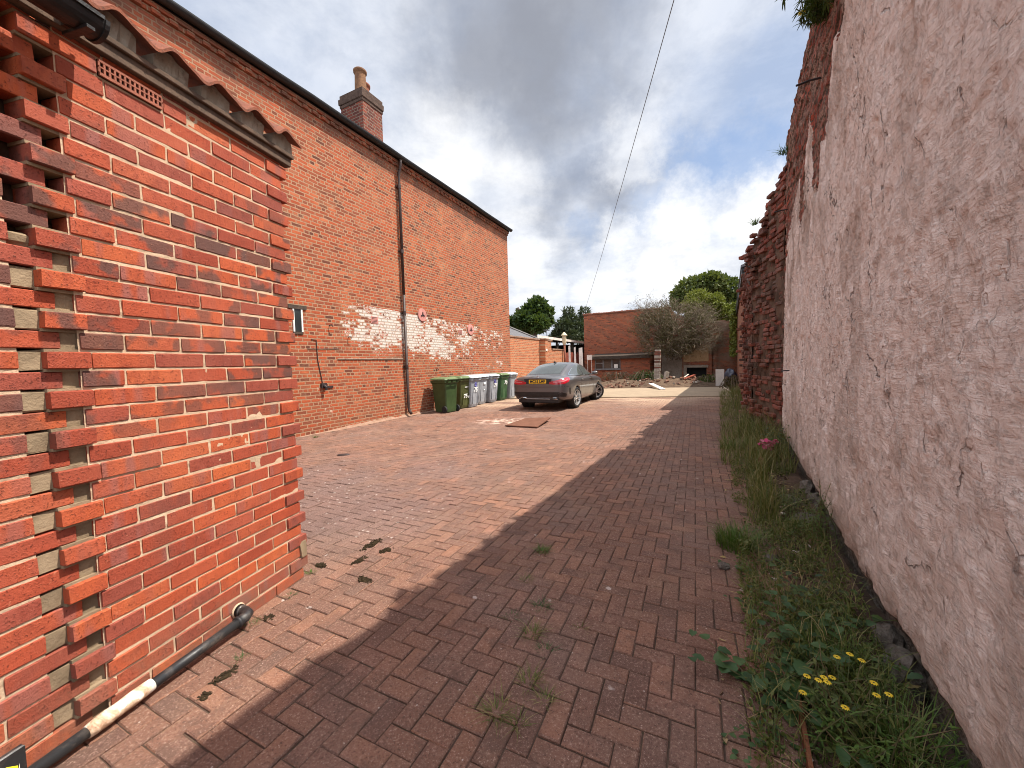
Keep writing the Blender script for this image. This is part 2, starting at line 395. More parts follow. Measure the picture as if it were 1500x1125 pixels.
# block paving
def paving_mat():
    t = NT('block_paver'); c = t.coord(); r = t.attr('rnd'); X = t.sep(c)
    r2 = t.math('FRACT', t.mul(r, 53.3))
    base = t.ramp(r, [(0.0,(.128,.068,.050)),(.25,(.185,.094,.064)),(.5,(.162,.086,.061)),(.75,(.212,.104,.067)),(.9,(.245,.118,.074)),(1.0,(.132,.077,.058))])
    base = t.mix(t.mr(t.noise(c, .8, 5.0, .6), .42, .66, 0, .6), base, (.19,.125,.10))
    base = t.mix(t.mr(t.noise(c, 2.1, 5.0, .65), .50, .70, 0, .4), base, (.31,.155,.11))
    base = t.mix(t.mr(t.noise(c, 1.5, 5.0, .68), .50, .66, 0, .5), base, (.115,.068,.050))
    base = t.mix(t.mr(t.noise(t.vm('ADD', c, (7.3, 2.1, 0)), 1.2, 6.0, .7), .52, .70, 0, .5), base, (.30,.175,.115))
    # mossy grey stain on the left, far sandy wash with the sunlit streak painted in
    st = t.mul(t.mul(t.mr(X[0], -.1, -1.2), t.mr(X[1], 6.8, 4.6)), t.mul(t.mr(X[1], 2.7, 3.4), t.mr(t.noise(c, 1.0, 4.0), .30, .55)))
    base = t.mix(t.mul(st, .6), base, (.15,.10,.095))
    sunlit_sand = t.mul(t.mr(X[1], 10.6, 14.2), t.mr(t.noise(t.scale(c, (.5, 1.2, 1)), 1.0, 4.0), .34, .60, .1, .95))
    base = t.mix(sunlit_sand, base, (.44,.31,.21))
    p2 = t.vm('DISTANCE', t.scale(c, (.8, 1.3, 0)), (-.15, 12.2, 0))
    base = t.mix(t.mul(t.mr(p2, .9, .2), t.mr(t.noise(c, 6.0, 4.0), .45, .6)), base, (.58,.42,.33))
    ag = t.vor(c, 210.0); n = t.noise(c, 150.0, 3.0, .7)
    n9 = t.noise(c, 85.0, 5.0, .75)
    base = t.mix(t.mr(n9, .54, .66, 0, .7), base, (.38,.25,.19))
    base = t.mix(t.mr(n9, .46, .34, 0, .8), base, (.065,.034,.028))
    base = t.mix(t.mr(t.noise(c, 5.0, 6.0, .72), .52, .66, 0, .55), base, (.105,.062,.048))
    base = t.mix(t.mr(n, .60, .72, 0, .8), base, (.52,.38,.31))
    base = t.mix(t.mr(n, .40, .28, 0, .65), base, (.075,.036,.03))
    base = t.mix(t.mr(t.noise(c, 34.0, 4.0, .7), .56, .74, 0, .5), base, (.10,.05,.04))
    # droppings and lichen: sparse round spots, many on the left
    vd = t.vor(t.vm('ADD', c, t.vm('SCALE', t.noise(c, 22.0, 2.0, out=1), scale=.03)), 5.0)
    vc = t.sep(t.vor(c, 5.0, out='Color'))
    sp = t.mul(t.mr(vd, .095, .06), t.mr(vc[0], .74, .76))
    vd2 = t.vor(t.vm('ADD', c, t.vm('SCALE', t.noise(c, 40.0, 2.0, out=1), scale=.02)), 16.0); vc2 = t.sep(t.vor(c, 16.0, out='Color'))
    sp2 = t.mul(t.mul(t.mr(vd2, .24, .14), t.mr(vc2[0], .62, .64)), t.mr(st, .25, .6, .0, .5))
    sp3 = t.mul(t.mr(t.vor(c, 27.0), .12, .07), t.mr(t.sep(t.vor(c, 27.0, out='Color'))[1], .88, .9))
    base = t.mix(t.mul(sp, .75), base, (.50,.42,.37))
    base = t.mix(t.math('MAXIMUM', t.mul(sp2, .9), t.mul(sp3, .6)), base, (.60,.52,.46))
    h = t.add(t.mul(n, .7), t.add(t.mul(n9, .8), t.mul(t.noise(c, 40.0, 4.0, .7), .7)))
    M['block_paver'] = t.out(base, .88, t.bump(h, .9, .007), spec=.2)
paving_mat()
def ground_mat(name, a, b, c3, sc=6.0, bumpd=.02, spots=None):
    t = NT(name); c = t.coord()
    n = t.noise(c, sc, 7.0, .7); n2 = t.noise(c, sc*9, 5.0, .7)
    col = t.mix(t.mr(n, .35, .65), a, b); col = t.mix(t.mr(n2, .52, .7), col, c3)
    if spots: col = t.mix(t.mr(t.vor(c, sc*6), .18, .1, 0, .8), col, spots)
    M[name] = t.out(col, .95, t.bump(t.add(n, t.mul(n2, .6)), .9, bumpd), spec=.1)
ground_mat('joint_sand', (.060,.038,.028), (.10,.065,.048), (.05,.042,.022), 5.0, .006)
ground_mat('soil', (.05,.033,.024), (.10,.062,.042), (.15,.10,.07), 5.0, .03, (.17,.12,.09))
ground_mat('dirt', (.16,.105,.07), (.24,.165,.11), (.10,.07,.05), 1.2, .05)
ground_mat('waste_earth', (.075,.048,.032), (.15,.10,.065), (.04,.03,.02), 3.2, .06, (.26,.20,.15))
ground_mat('concrete', (.275,.21,.145), (.325,.25,.172), (.215,.165,.115), 1.5, .006)
ground_mat('pale_concrete', (.50,.47,.43), (.58,.55,.50), (.38,.35,.31), 4.0, .006)
ground_mat('haunch', (.25,.15,.10), (.33,.21,.15), (.15,.085,.06), 5.0, .02)
ground_mat('old_plaster', (.26,.22,.17), (.36,.31,.25), (.16,.12,.09), 2.0, .02)
ground_mat('tan_plaster', (.36,.23,.12), (.46,.31,.17), (.22,.13,.07), 2.0, .02)
ground_mat('stone', (.11,.092,.075), (.19,.165,.14), (.06,.046,.036), 7.0, .03)
ground_mat('rust', (.14,.055,.03), (.20,.08,.04), (.07,.03,.02), 14.0, .006)
ground_mat('moss', (.034,.024,.014), (.060,.042,.022), (.022,.015,.009), 14.0, .02)
ground_mat('rubble_mix', (.17,.075,.048), (.22,.14,.10), (.08,.05,.036), 5.0, .04, (.30,.24,.19))
ground_mat('whitewashed', (.33,.28,.23), (.42,.37,.31), (.11,.075,.055), 6.0, .02)
ground_mat('lead_grey', (.15,.14,.135), (.21,.20,.19), (.09,.085,.08), 6.0, .01)
ground_mat('roof_slate', (.10,.10,.11), (.16,.155,.16), (.07,.07,.075), 8.0, .01)
ground_mat('clay_tile', (.26,.095,.058), (.19,.08,.055), (.09,.06,.048), 9.0, .01)
ground_mat('chimney_clay', (.24,.13,.07), (.16,.085,.052), (.08,.055,.04), 5.0, .008)
ground_mat('rust_clay', (.22,.085,.055), (.27,.11,.07), (.18,.08,.055), 5.0, .008)
ground_mat('soot_stone', (.075,.050,.040), (.12,.080,.062), (.04,.03,.026), 6.0, .02)
ground_mat('timber_dark', (.055,.042,.034), (.09,.07,.055), (.03,.024,.02), 9.0, .006)
ground_mat('timber_red', (.22,.055,.035), (.28,.08,.05), (.12,.04,.03), 9.0, .006)
ground_mat('timber_pale', (.66,.58,.46), (.74,.66,.54), (.5,.42,.32), 9.0, .004)
ground_mat('board_brown', (.13,.062,.04), (.17,.08,.052), (.09,.045,.03), 7.0, .003)
ground_mat('fascia_timber', (.10,.070,.052), (.15,.10,.072), (.06,.045,.036), 10.0, .004)
t_ = NT('black_plastic'); c_ = t_.coord(); M['black_plastic'] = t_.out(t_.mix(t_.mr(t_.noise(c_, 14.0, 6.0, .7), .48, .72, 0, .7), (.016,.016,.017), (.11,.088,.072)), t_.mr(t_.noise(c_, 9.0, 4.0), .35, .65, .28, .6), t_.bump(t_.noise(c_, 80.0, 3.0), .15, .004), spec=.5)
M['gutter_black'] = plain('gutter_black', (.014,.013,.013), .45, .3, 14, bump=.2)
M['brown_pipe'] = plain('brown_pipe', (.045,.024,.018), .5, .3, 14, bump=.2)
M['white_paint'] = plain('white_paint', (.78,.75,.68), .6, .12, 9, bump=.2)
t_ = NT('sealant'); c_ = t_.coord(); M['sealant'] = t_.out(t_.ramp(t_.noise(c_, 16.0, 5.0, .65, .5), [(.36,(.34,.20,.12)),(.47,(.58,.42,.29)),(.55,(.74,.68,.60))]), .7, t_.bump(t_.noise(c_, 60.0, 4.0), .7, .006))
M['terracotta'] = plain('terracotta', (.30,.10,.06), .85, .2, 30, bump=.3)
M['pit_dark'] = plain('pit_dark', (.012,.010,.009), .95, .2)
M['soot'] = plain('soot', (.012,.011,.010), .95, .4, 4)
M['pink_disc'] = plain('pink_disc', (.52,.22,.18), .7, .15, 8, bump=.2)
M['iron_black'] = plain('iron_black', (.03,.02,.02), .6, .3, 12, bump=.2)
M['wire'] = plain('wire', (.11,.11,.115), .6, .1)
M['warn_yellow'] = plain('warn_yellow', (.80,.72,.03), .4, .05)
M['bin_green'] = plain('bin_green', (.038,.066,.022), .42, .18, 5, bump=.06)
M['bin_olive'] = plain('bin_olive', (.082,.090,.030), .45, .18, 5, bump=.06)
M['bin_mid'] = plain('bin_mid', (.045,.105,.045), .42, .18, 5, bump=.06)
M['bin_grey'] = plain('bin_grey', (.30,.315,.335), .45, .14, 5, bump=.06)
M['lid_grey'] = plain('lid_grey', (.52,.57,.62), .45, .12, 5, bump=.06)
M['lid_green'] = plain('lid_green', (.12,.17,.075), .45, .2, 5, bump=.06)
M['rubber'] = plain('rubber', (.016,.015,.015), .8, .3, 20)
M['mark_white'] = plain('mark_white', (.85,.85,.82), .6, .04)
M['mark_purple'] = plain('mark_purple', (.16,.15,.42), .7, .2)
M['sack_blue'] = plain('sack_blue', (.045,.05,.075), .35, .5, 6, spec=.5, bump=.6)
M['cowl'] = plain('cowl', (.62,.50,.32), .6, .12, 6)
M['post_white'] = plain('post_white', (.74,.64,.56), .7, .2, 3.5, bump=.3)
M['glass_dark'] = plain('glass_dark', (.03,.035,.035), .12, .2, 3, spec=.6)
# vegetation: colour from per-leaf random
def leaf_mat(name, stops, trans=.25, rough=.55):
    t = NT(name); r = t.attr('rnd'); c = t.coord()
    col = t.ramp(r, stops); col = t.mix(t.mr(t.noise(c, 30.0, 2.0), .4, .7, 0, .25), col, (.02,.03,.01))
    p = t.n('ShaderNodeBsdfPrincipled'); tl = t.n('ShaderNodeBsdfTranslucent'); mx = t.n('ShaderNodeMixShader'); o = t.n('ShaderNodeOutputMaterial')
    t.put(p.inputs['Base Color'], col); p.inputs['Roughness'].default_value = rough; p.inputs['Specular IOR Level'].default_value = .3
    t.put(tl.inputs[0], t.mix(.5, col, (.12,.16,.01)))
    mx.inputs[0].default_value = trans
    t.t.links.new(p.outputs[0], mx.inputs[1]); t.t.links.new(tl.outputs[0], mx.inputs[2]); t.t.links.new(mx.outputs[0], o.inputs[0])
    M[name] = t.mat
leaf_mat('leaf_dark', [(0,(.018,.040,.010)),(.5,(.036,.070,.016)),(1,(.070,.110,.026))])
leaf_mat('leaf_mid', [(0,(.040,.062,.014)),(.5,(.078,.105,.024)),(1,(.14,.15,.038))])
leaf_mat('leaf_yellow', [(0,(.085,.105,.016)),(.5,(.15,.17,.025)),(1,(.21,.22,.04))])
leaf_mat('leaf_conifer', [(0,(.028,.042,.018)),(.5,(.050,.068,.030)),(1,(.075,.090,.042))], .1)
leaf_mat('leaf_grey', [(0,(.070,.048,.020)),(.5,(.120,.086,.036)),(1,(.085,.090,.025))], .1)
leaf_mat('grass', [(0,(.075,.105,.022)),(.45,(.13,.15,.034)),(.7,(.21,.19,.065)),(1,(.36,.28,.13))], .3)
leaf_mat('grass_green', [(0,(.05,.10,.016)),(.6,(.09,.16,.026)),(1,(.15,.19,.045))], .3)
leaf_mat('nettle', [(0,(.030,.070,.022)),(.5,(.050,.105,.034)),(1,(.085,.14,.045))], .25)
leaf_mat('petal_pink', [(0,(.52,.04,.15)),(.6,(.66,.09,.24)),(1,(.80,.40,.46))], .25)
leaf_mat('petal_yellow', [(0,(.75,.48,.02)),(1,(.86,.66,.05))], .2)
leaf_mat('dry_leaf', [(0,(.20,.12,.06)),(.5,(.34,.24,.13)),(1,(.46,.34,.14))], .15)
leaf_mat('twig', [(0,(.075,.050,.032)),(.55,(.15,.105,.068)),(1,(.30,.235,.165))], .0, .85)
leaf_mat('bark', [(0,(.06,.045,.035)),(1,(.11,.085,.065))], .0, .9)
leaf_mat('stem_green', [(0,(.07,.09,.03)),(1,(.14,.10,.05))], .0, .7)
# ================================================================== SETTING
YA = 25.5                                   # bearing of the yard axis and of the paving bond
ya = Vector((math.sin(R(YA)), math.cos(R(YA)), 0)); yb = Vector((math.cos(R(YA)), -math.sin(R(YA)), 0))
RW_P, RW_A = (1.40, 1.22), 30.7             # rendered wall: foot line
GA_P, GA_A = (-1.46, 2.48), 14.0            # garage: far bottom corner
HO_P, HO_A = (-4.43, 8.04), 26.5            # tall brick house: a point on its foot
def wall_d(x, y, P, a):                     # signed distance right of a wall line, and distance along it
    a = R(a); dx = x-P[0]; dy = y-P[1]
    return dx*np.cos(a)-dy*np.sin(a), dx*np.sin(a)+dy*np.cos(a)
def gz(x, y):
    return .010*(fbm(np.asarray(x)*.9, np.asarray(y)*.9, 3, 5)-.5)*2
# ground far and wide
g = MB(); g.add([(-400,-300,-.10),(400,-300,-.10),(400,700,-.10),(-400,700,-.10)], [(0,1,2,3)])
tag(g.build('ground', M['dirt']), kind='structure')
# sand bed under the blocks
xs = np.linspace(-8, 11, 150); ys = np.linspace(-1.5, 16.5, 150)
X, Y = np.meshgrid(xs, ys, indexing='ij')
Z = gz(X, Y) - .0075 + .006*(fbm(X*7, Y*7, 3, 9)-.5)
tag(grid_obj('joint_sand', np.stack([X, Y, Z], -1), M['joint_sand']), kind='structure')
# block paving, laid herringbone, every block a chamfered solid of the one sheet
pv = MB(); W = .0905
def lay(u0, v0, du, dv):
    cu, cv = u0+du/2, v0+dv/2
    p = ya*cu + yb*cv
    if p.y < .1 or p.y > 15.2: return
    d, s = wall_d(p.x, p.y, RW_P, RW_A)
    if d > -.22: return
    if d > -.42-.05*p.y+.25*float(vn(p.x*3, p.y*3, 3)) and random.random() < .45: return
    dg, sg = wall_d(p.x, p.y, GA_P, GA_A)
    if sg < .05 and dg < -.05: return
    dh, sh = wall_d(p.x, p.y, HO_P, HO_A)
    if dh < .12: return
    fr, _ = p.y + .1763*(p.x-3.62) - 14.59, 0
    if fr > .05: return
    z = float(gz(p.x, p.y)); dz = random.gauss(0, .0016); hol = 0
    # sunk, mossy blocks near the garage corner
    q = math.hypot(p.x+1.2, p.y-2.95)
    if q < .55: dz -= random.random()*.0035
    gap = .0016+random.random()*.0016
    tx, ty = random.gauss(0, .006), random.gauss(0, .006); rot = random.gauss(0, .006)
    c = .0045; V = []
    ox, oy = random.gauss(0, .0012), random.gauss(0, .0012)
    for (zz, i) in ((-.03, 0), (-c, 0), (0, c)):
        for (a, b) in ((-1,-1),(1,-1),(1,1),(-1,1)):
            a2 = a*(du/2-gap-i); b2 = b*(dv/2-gap-i)
            a3 = a2*math.cos(rot)-b2*math.sin(rot)+ox; b3 = a2*math.sin(rot)+b2*math.cos(rot)+oy
            w = ya*(cu+a3) + yb*(cv+b3)
            V.append((w.x, w.y, z+dz+zz+a2*tx+b2*ty))
    F = [(8,9,10,11)] + [(4*k+i, 4*k+(i+1)%4, 4*k+4+(i+1)%4, 4*k+4+i) for k in range(2) for i in range(4)]
    pv.add(V, F, 0)
for i in range(0, 210):
    for j in range(-83, 78):
        k = (i-j) % 4
        if k == 0: lay(i*W, j*W, 2*W, W)
        elif k == 3: lay(i*W, j*W, W, 2*W)
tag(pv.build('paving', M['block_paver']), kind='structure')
# pale concrete slab across the far end
def apron_pt(u, v): return Vector((3.62+u*math.cos(R(10))+v*.30, 14.59-u*math.sin(R(10))+v*.954, 0))
sl = MB(); P = [apron_pt(-7,0), apron_pt(8,0), apron_pt(8,4.6), apron_pt(-7,4.9)]
sl.hexa([p+Vector((0,0,-.09)) for p in P]+[p+Vector((0,0,.035)) for p in P])
tag(sl.build('concrete_apron', M['concrete']), kind='structure')
# rough earth beyond the slab, with the heaps along its edge
xs = np.linspace(-8, 18, 150); ys = np.linspace(18.2, 34, 100)
X, Y = np.meshgrid(xs, ys, indexing='ij')
back = Y - (19.0 - .176*(X-5.0))
Zw = sstep(-.2, 1.6, back)*(.08+.30*fbm(X*.55, Y*.55, 4, 21)*sstep(.26, .62, fbm(X*.35+3, Y*.35, 3, 4))) + .05*fbm(X*3, Y*3, 3, 8)*sstep(-.3,.3,back) - .06*(1-sstep(-.5, .1, back))
heap = .24*np.exp(-(((X-6.2)/1.5)**2+((Y-21.6)/1.2)**2)) + .22*np.exp(-(((X-9.2)/1.6)**2+((Y-20.2)/.9)**2)) + .22*np.exp(-(((X-7.6)/1.0)**2+((Y-19.9)/.7)**2))
Zw = Zw*.55 + heap*(.5+.9*fbm(X*2.3, Y*2.3, 4, 14)) + .10*(fbm(X*5, Y*5, 3, 18)-.4)*sstep(0,.6,back)
tag(grid_obj('waste_ground', np.stack([X, Y, Zw], -1), M['waste_earth']), kind='structure')
def wz(x, y):
    i = int(round((x+8)/26*149)); j = int(round((y-18.2)/15.8*99))
    return float(Zw[max(0,min(149,i)), max(0,min(99,j))])
# soil along the foot of the right-hand wall
ss = np.linspace(-1.6, 16.5, 260); dd = np.linspace(0.0, 1.25, 40)
S, D = np.meshgrid(ss, dd, indexing='ij')
a_ = R(RW_A); wx = RW_P[0]+S*math.sin(a_)-D*math.cos(a_); wy = RW_P[1]+S*math.cos(a_)+D*math.sin(a_)
edge = .46+.033*S+.10*(vn(S*2.2, S*0, 6)-.5)*2+.05*(vn(S*9, D*9, 7)-.5)
prof = sstep(0, .22, edge-D)
soil_z = gz(wx, wy) - .045 + prof*(.040+.030*fbm(S*4, D*4, 4, 2)+.035*(fbm(S*13, D*13, 4, 22)-.4)+.05*sstep(.28,.0,D)) 
tag(grid_obj('soil_border', np.stack([wx, wy, soil_z], -1), M['soil']), kind='structure')
def sp(s, d, z=0):                          # a point d metres out from the right-hand wall, s along it
    return Vector((RW_P[0]+s*math.sin(a_)-d*math.cos(a_), RW_P[1]+s*math.cos(a_)+d*math.sin(a_), z))

# ================================================================== GARAGE
ga = empty('garage', (GA_P[0], GA_P[1], 0), heading(GA_A), 'low red brick garage with pantiled eaves and a black gutter in the left foreground', 'garage')
CH = .0752                                   # course height
gw = MB(); mort = .0105
def gbrick(x0, x1, z0, y_out=0.0, depth=.10, jit=.0013, z1=None):
    # face towards local -Y, proud of the plane by y_out
    z1 = z0+CH-mort if z1 is None else z1
    pr = y_out + random.gauss(0, .0012)
    gw.cbox(x0+random.gauss(0,.001), x1+random.gauss(0,.001), -pr, depth, z0+random.gauss(0,.0008), z1+random.gauss(0,.0008), .0035, 0, None, None, jit)
XR = .055
xA, xB = -1.085, -0.985                      # where the right-hand face starts on odd / even courses
nc = 37
for k in range(-2, nc):
    z0 = k*CH
    odd = k % 2 == 1
    # right-hand face
    start = xA if odd else xB
    x = XR - (.2275-.01 if odd else .1025+.01)
    x1 = XR
    proud_end = .055 if odd else 0.0
    # toothed far corner: alternate courses run past the corner and stand proud
    if odd:
        gbrick(XR-.108, XR+.034, z0, .009); x1 = XR-.108-mort
    else:
        gbrick(XR-.215, XR, z0, 0.0); x1 = XR-.215-mort
    if k >= 35:
        pass
    while x1 > start+.02:
        L = .215+random.gauss(0, .0015); x0 = x1-L
        if k == 35 and (-.86 < x1 < -.62 or -.86 < x0 < -.62):
            if x1 > -.62: gbrick(-.615, x1, z0)
            x1 = -.865; continue
        if x0 < start+.09: x0 = start
        gbrick(x0, x1, z0, random.uniform(.007,.019) if (odd and x0 == start) else (.003 if x0 == start else 0))
        x1 = x0-mort
    # left-hand pier, set back; its courses interlock with the other face
    x1 = (xA-.060) if odd else (xB-.052)
    first = True
    while x1 > -2.6:
        x0 = x1-(.215 if not first or odd else .215)
        gbrick(x0, x1, z0, -.014); x1 = x0-mort; first = False
# filler mortar in the teeth below the top open ones
for k in range(-2, nc):
    odd = k % 2 == 1; z0 = k*CH
    a0, a1 = (xA-.060, xA) if odd else (xB-.052, xB)
    if k < 25: gw.cbox(a0-.004, a1+.004, .018+random.random()*.006, .10, z0-.004, z0+CH-mort+.004, .004, 2, None, None, .003)
    elif k == 25 and odd: gw.cbox(a0-.004, a1+.004, .03, .10, z0-.004, z0+.045, .012, 2, None, None, .004)
    gw.box(a0-.02, a1+.02, .115, .13, z0-mort, z0+CH, 3)
# mortar joints: two sheets a few millimetres behind the brick faces, rubbed up unevenly
def msheet(x0, x1, y, z0, z1):
    n = int((x1-x0)/.02)+2; m = int((z1-z0)/.02)+2
    xs = np.linspace(x0, x1, n); zs = np.linspace(z0, z1, m)
    Xg, Zg = np.meshgrid(xs, zs, indexing='ij'); Yg = y - .0060*(fbm(Xg*30, Zg*30, 3, 31)-.35) + .0028
    vs = np.stack([Xg, Yg, Zg], -1).reshape(-1, 3).tolist()
    fs = [(i*m+j, (i+1)*m+j, (i+1)*m+j+1, i*m+j+1) for i in range(n-1) for j in range(m-1)]
    gw.add(vs, fs, 1, .5)
msheet(xB-.005, XR-.004, .0020, -.16, nc*CH)
for k in range(-2, nc):
    odd = k % 2 == 1
    if odd: gw.box(xA, xB, .006, .10, k*CH-mort, k*CH+.001, 2, .5); gw.box(xA, xB, .006, .10, k*CH+CH-mort-.001, k*CH+CH, 2, .5)
msheet(-2.7, xA-.062, .0165, -.16, nc*CH)
# body of the garage behind the face
gw.box(-2.7, XR-.02, .12, 2.6, -.2, nc*CH-.01, 3)
gwo = gw.build('wall', [M['garage_brick'], M['garage_mortar'], M['filler_mortar'], M['old_mortar']], ga)
# one pale patch low on the far corner
pp = MB(); pp.cbox(XR-.02, XR+.034, -.016, .05, 2*CH-.02, 3*CH+.035, .012, 0, None, None, .010)
tag(pp.build('mortar_patch', M['filler_mortar'], ga), 'pale lump of mortar low on the far corner')
# terracotta air brick: frame with two rows of square holes
ab = MB(); ax0, ax1, az0 = -.858, -.628, 35*CH
ab.box(ax0, ax1, -.004, .05, az0, az0+CH-mort, 1)
zr = [az0, az0+.012, az0+.030, az0+.036, az0+.053, az0+CH-mort]
for (q0, q1) in ((0,1),(2,3),(4,5)): ab.box(ax0, ax1, -.013, -.004, zr[q0], zr[q1], 0)
for k in range(14):
    xx = ax0+(ax1-ax0)*k/13
    for (q0, q1) in ((1,2),(3,4)): ab.box(xx-.0035, xx+.0035, -.0125, -.004, zr[q0], zr[q1], 0)
ab.build('air_brick', [M['terracotta'], M['pit_dark']], ga)
# timber fascia strip under the tiles
fb = MB(); zt = nc*CH
fb.cbox(-2.7, XR+.06, -.030, .02, zt-.062, zt-.012, .004); fb.cbox(-2.7, XR+.07, -.046, .02, zt-.012, zt+.014, .004)
fb.build('fascia', M['fascia_timber'], ga)
# pantiles: a rolling S section carried up the slope, mortar beddings in the hollows
pt = MB(); bd = MB()
def tile_z(x): 
    t = (x/.215) % 1.0
    return .024*math.sin(2*math.pi*t) + .006*math.sin(4*math.pi*t)
n = 240; x0, x1 = -2.7, XR+.10; slope = R(32)
for row in range(7):
    V = []; F = []
    for i in range(n+1):
        x = x0+(x1-x0)*i/n
        for (dy, dz) in ((0,0),(.33,0),(0,.016),(.33,.016)):
            yy = -.085+row*.29*math.cos(slope)+dy*math.cos(slope); zz = zt+.075+row*.29*math.sin(slope)+dy*math.sin(slope)-row*.0+.012*(1 if dy == 0 else -1)
            V.append((x, yy, zz+tile_z(x)+dz+.004*math.sin(x*3)))
    for i in range(n):
        a = 4*i; b = 4*i+4
        F += [(a+2,b+2,b+3,a+3),(a,a+1,b+1,b),(a,b,b+2,a+2),(a+1,a+3,b+3,b+1)]
    F += [(0,2,3,1),(4*n,4*n+1,4*n+3,4*n+2)]
    pt.add(V, F, 0, .5)
pt.build('roof_tiles', M['clay_tile'], ga, smooth=False)
for k in range(-8, 2):
    xc = k*.215+.054
    if xc > XR+.06: continue
    V = []; bd = MB()
    m = 8
    for i in range(m+1):
        x = xc-.075+.15*i/m
        V += [(x, -.026+random.uniform(-.006,.006), zt+.012), (x, -.034+random.uniform(-.006,.006), zt+.092+tile_z(x)), (x, .10, zt+.012), (x, .10, zt+.10+tile_z(x))]
    F = []
    for i in range(m): a = 4*i; F += [(a,a+4,a+5,a+1),(a+1,a+5,a+7,a+3)]
    F += [(0,1,3,2),(4*m,4*m+2,4*m+3,4*m+1)]
    bd.add(V, F, 0)
    bd.build('mortar_bedding', M['old_plaster'], ga)
# black half-round gutter along the nearer part of the eaves, with stop end and brackets
gt = MB(); gx1 = -.93; prof = []
for i in range(13):
    t = math.pi*i/12; prof.append((-.060*math.cos(t), -.060*math.sin(t)))
inner = [(p[0]*.9, p[1]*.9) for p in prof[::-1]]
ring = prof+inner; V = []; gyc, gzc = -.125, zt-.035
for x in (-2.7, gx1):
    V += [(x, gyc+p[0], gzc+p[1]) for p in ring]
q = len(ring); F = [(i, (i+1)%q, q+(i+1)%q, q+i) for i in range(q)]
gt.add(V, F, 0)
gt.add([(gx1-.002, gyc+p[0]*1.10, gzc+p[1]*1.10) for p in prof]+[(gx1+.012, gyc+p[0]*1.10, gzc+p[1]*1.10) for p in prof],
       [tuple(range(13)), tuple(range(25, 12, -1))]+[(i, i+1, 14+i, 13+i) for i in range(12)]+[(0,13,25,12)], 0)
gt.box(-2.7, gx1-.005, gyc-.068, gyc-.056, gzc-.006, gzc+.008)
for x in (-.975, -1.5, -2.2):
    gt.box(x-.012, x+.012, -.068, -.048, zt-.07, zt+.07); gt.box(x-.012, x+.012, gyc-.058, -.05, gzc-.068, gzc-.056)
gt.build('gutter', M['gutter_black'], ga)

# black waste pipe along the foot of the garage
wp = empty('waste_pipe', (GA_P[0], GA_P[1], 0), heading(GA_A), 'black plastic waste pipe with pale smeared joint along the foot of the brick garage', 'pipe')
b = MB(); b.tube([(-.90,-.075,-.002+.052), (-.49,-.088,.066)], .0225, 16); b.build('pipe', M['black_plastic'], wp, True)
b = MB(); b.tube([(-1.9,-.062,.030), (-1.08,-.071,.042)], .0225, 16)
b.build('pipe', M['black_plastic'], wp, True)
b = MB(); b.tube([(-.50,-.088,.066), (-.452,-.089,.068), (-.428,-.078,.070), (-.418,-.052,.072), (-.418,.04,.072)], [.028,.028,.028,.027,.027], 16)
b.tube([(-.50,-.088,.066),(-.488,-.088,.0665)], .0305, 16); b.tube([(-.418,-.030,.072),(-.418,-.018,.072)], .0305, 16)
b.build('elbow', M['black_plastic'], wp, True)
b = MB()
pts = [Vector((-1.10,-.071,.042)).lerp(Vector((-.885,-.0755,.053)), i/10) for i in range(11)]
b.tube(pts, [.025,.028,.029,.030,.028,.0275,.029,.030,.0285,.0275,.026], 18)
tag(b.build('joint', M['sealant'], wp, True), 'pipe joint smeared white and tan with sealant')
b = MB(); b.lathe([(.001,0),(.036,0),(.040,.008),(.034,.014)], 18, 0, None, Matrix.Translation((-.418,.004,.072)) @ Matrix.Rotation(math.pi/2, 4, 'X'))
b.build('collar', M['garage_mortar'], wp, True)
# hazard sign standing against the wall at the very corner of the view
hs = empty('warning_sign', (GA_P[0], GA_P[1], 0), heading(GA_A), 'black edged yellow warning sign leaning on the brick pier at the lower left corner', 'sign')
b = MB(); b.cbox(-1.66,-1.255,-.075,-.055,-.02,.155,.004); b.build('backing', M['black_plastic'], hs)
b = MB(); b.add([(-1.60,-.0765,-.01),(-1.275,-.0765,-.01),(-1.275,-.0765,.10),(-1.30,-.0765,.12)], [(0,1,2,3)]); b.build('yellow_panel', M['warn_yellow'], hs)
b = MB(); b.add([(-1.288,-.078,-.01),(-1.272,-.078,-.01),(-1.272,-.078,.105)], [(0,1,2)]); b.build('white_edge', M['white_paint'], hs)

# ================================================================== TALL BRICK HOUSE
ho = empty('brick_house', (HO_P[0], HO_P[1], 0), heading(HO_A), 'tall windowless side of an old red brick house with flaking whitewash', 'house')
HX0, HX1, HE = -7.5, 9.85, 6.98
b = MB(); b.box(HX0, HX1, 0, 6.5, -.2, HE, 0); b.build('wall', M['house_brick'], ho)
# oversailing eaves courses
b = MB(); b.box(HX0, HX1+.02, -.035, .1, HE-.08, HE, 0); b.box(HX0, HX1+.03, -.075, .1, HE, HE+.075, 0)
n = int((HX1-HX0)/.225)
for i in range(n):
    x = HX0+i*.225; b.box(x, x+.11, -.060, -.0352, HE-.077, HE-.003, 0)
b.build('eaves_courses', M['house_brick'], ho)
rf = MB(); ez = HE+.14; rs = R(34)
def slab(y0, z0, y1, z1, t=.03):
    rf.hexa([(HX0,y0,z0),(HX1+.10,y0,z0),(HX1+.10,y1,z1),(HX0,y1,z1),(HX0,y0,z0+t),(HX1+.10,y0,z0+t),(HX1+.10,y1,z1+t),(HX0,y1,z1+t)])
for k in range(14):
    d0, d1 = k*.30, k*.30+.36
    slab(-.20+d0*math.cos(rs), ez+d0*math.sin(rs)+.02, -.20+d1*math.cos(rs), ez+d1*math.sin(rs)-.012)
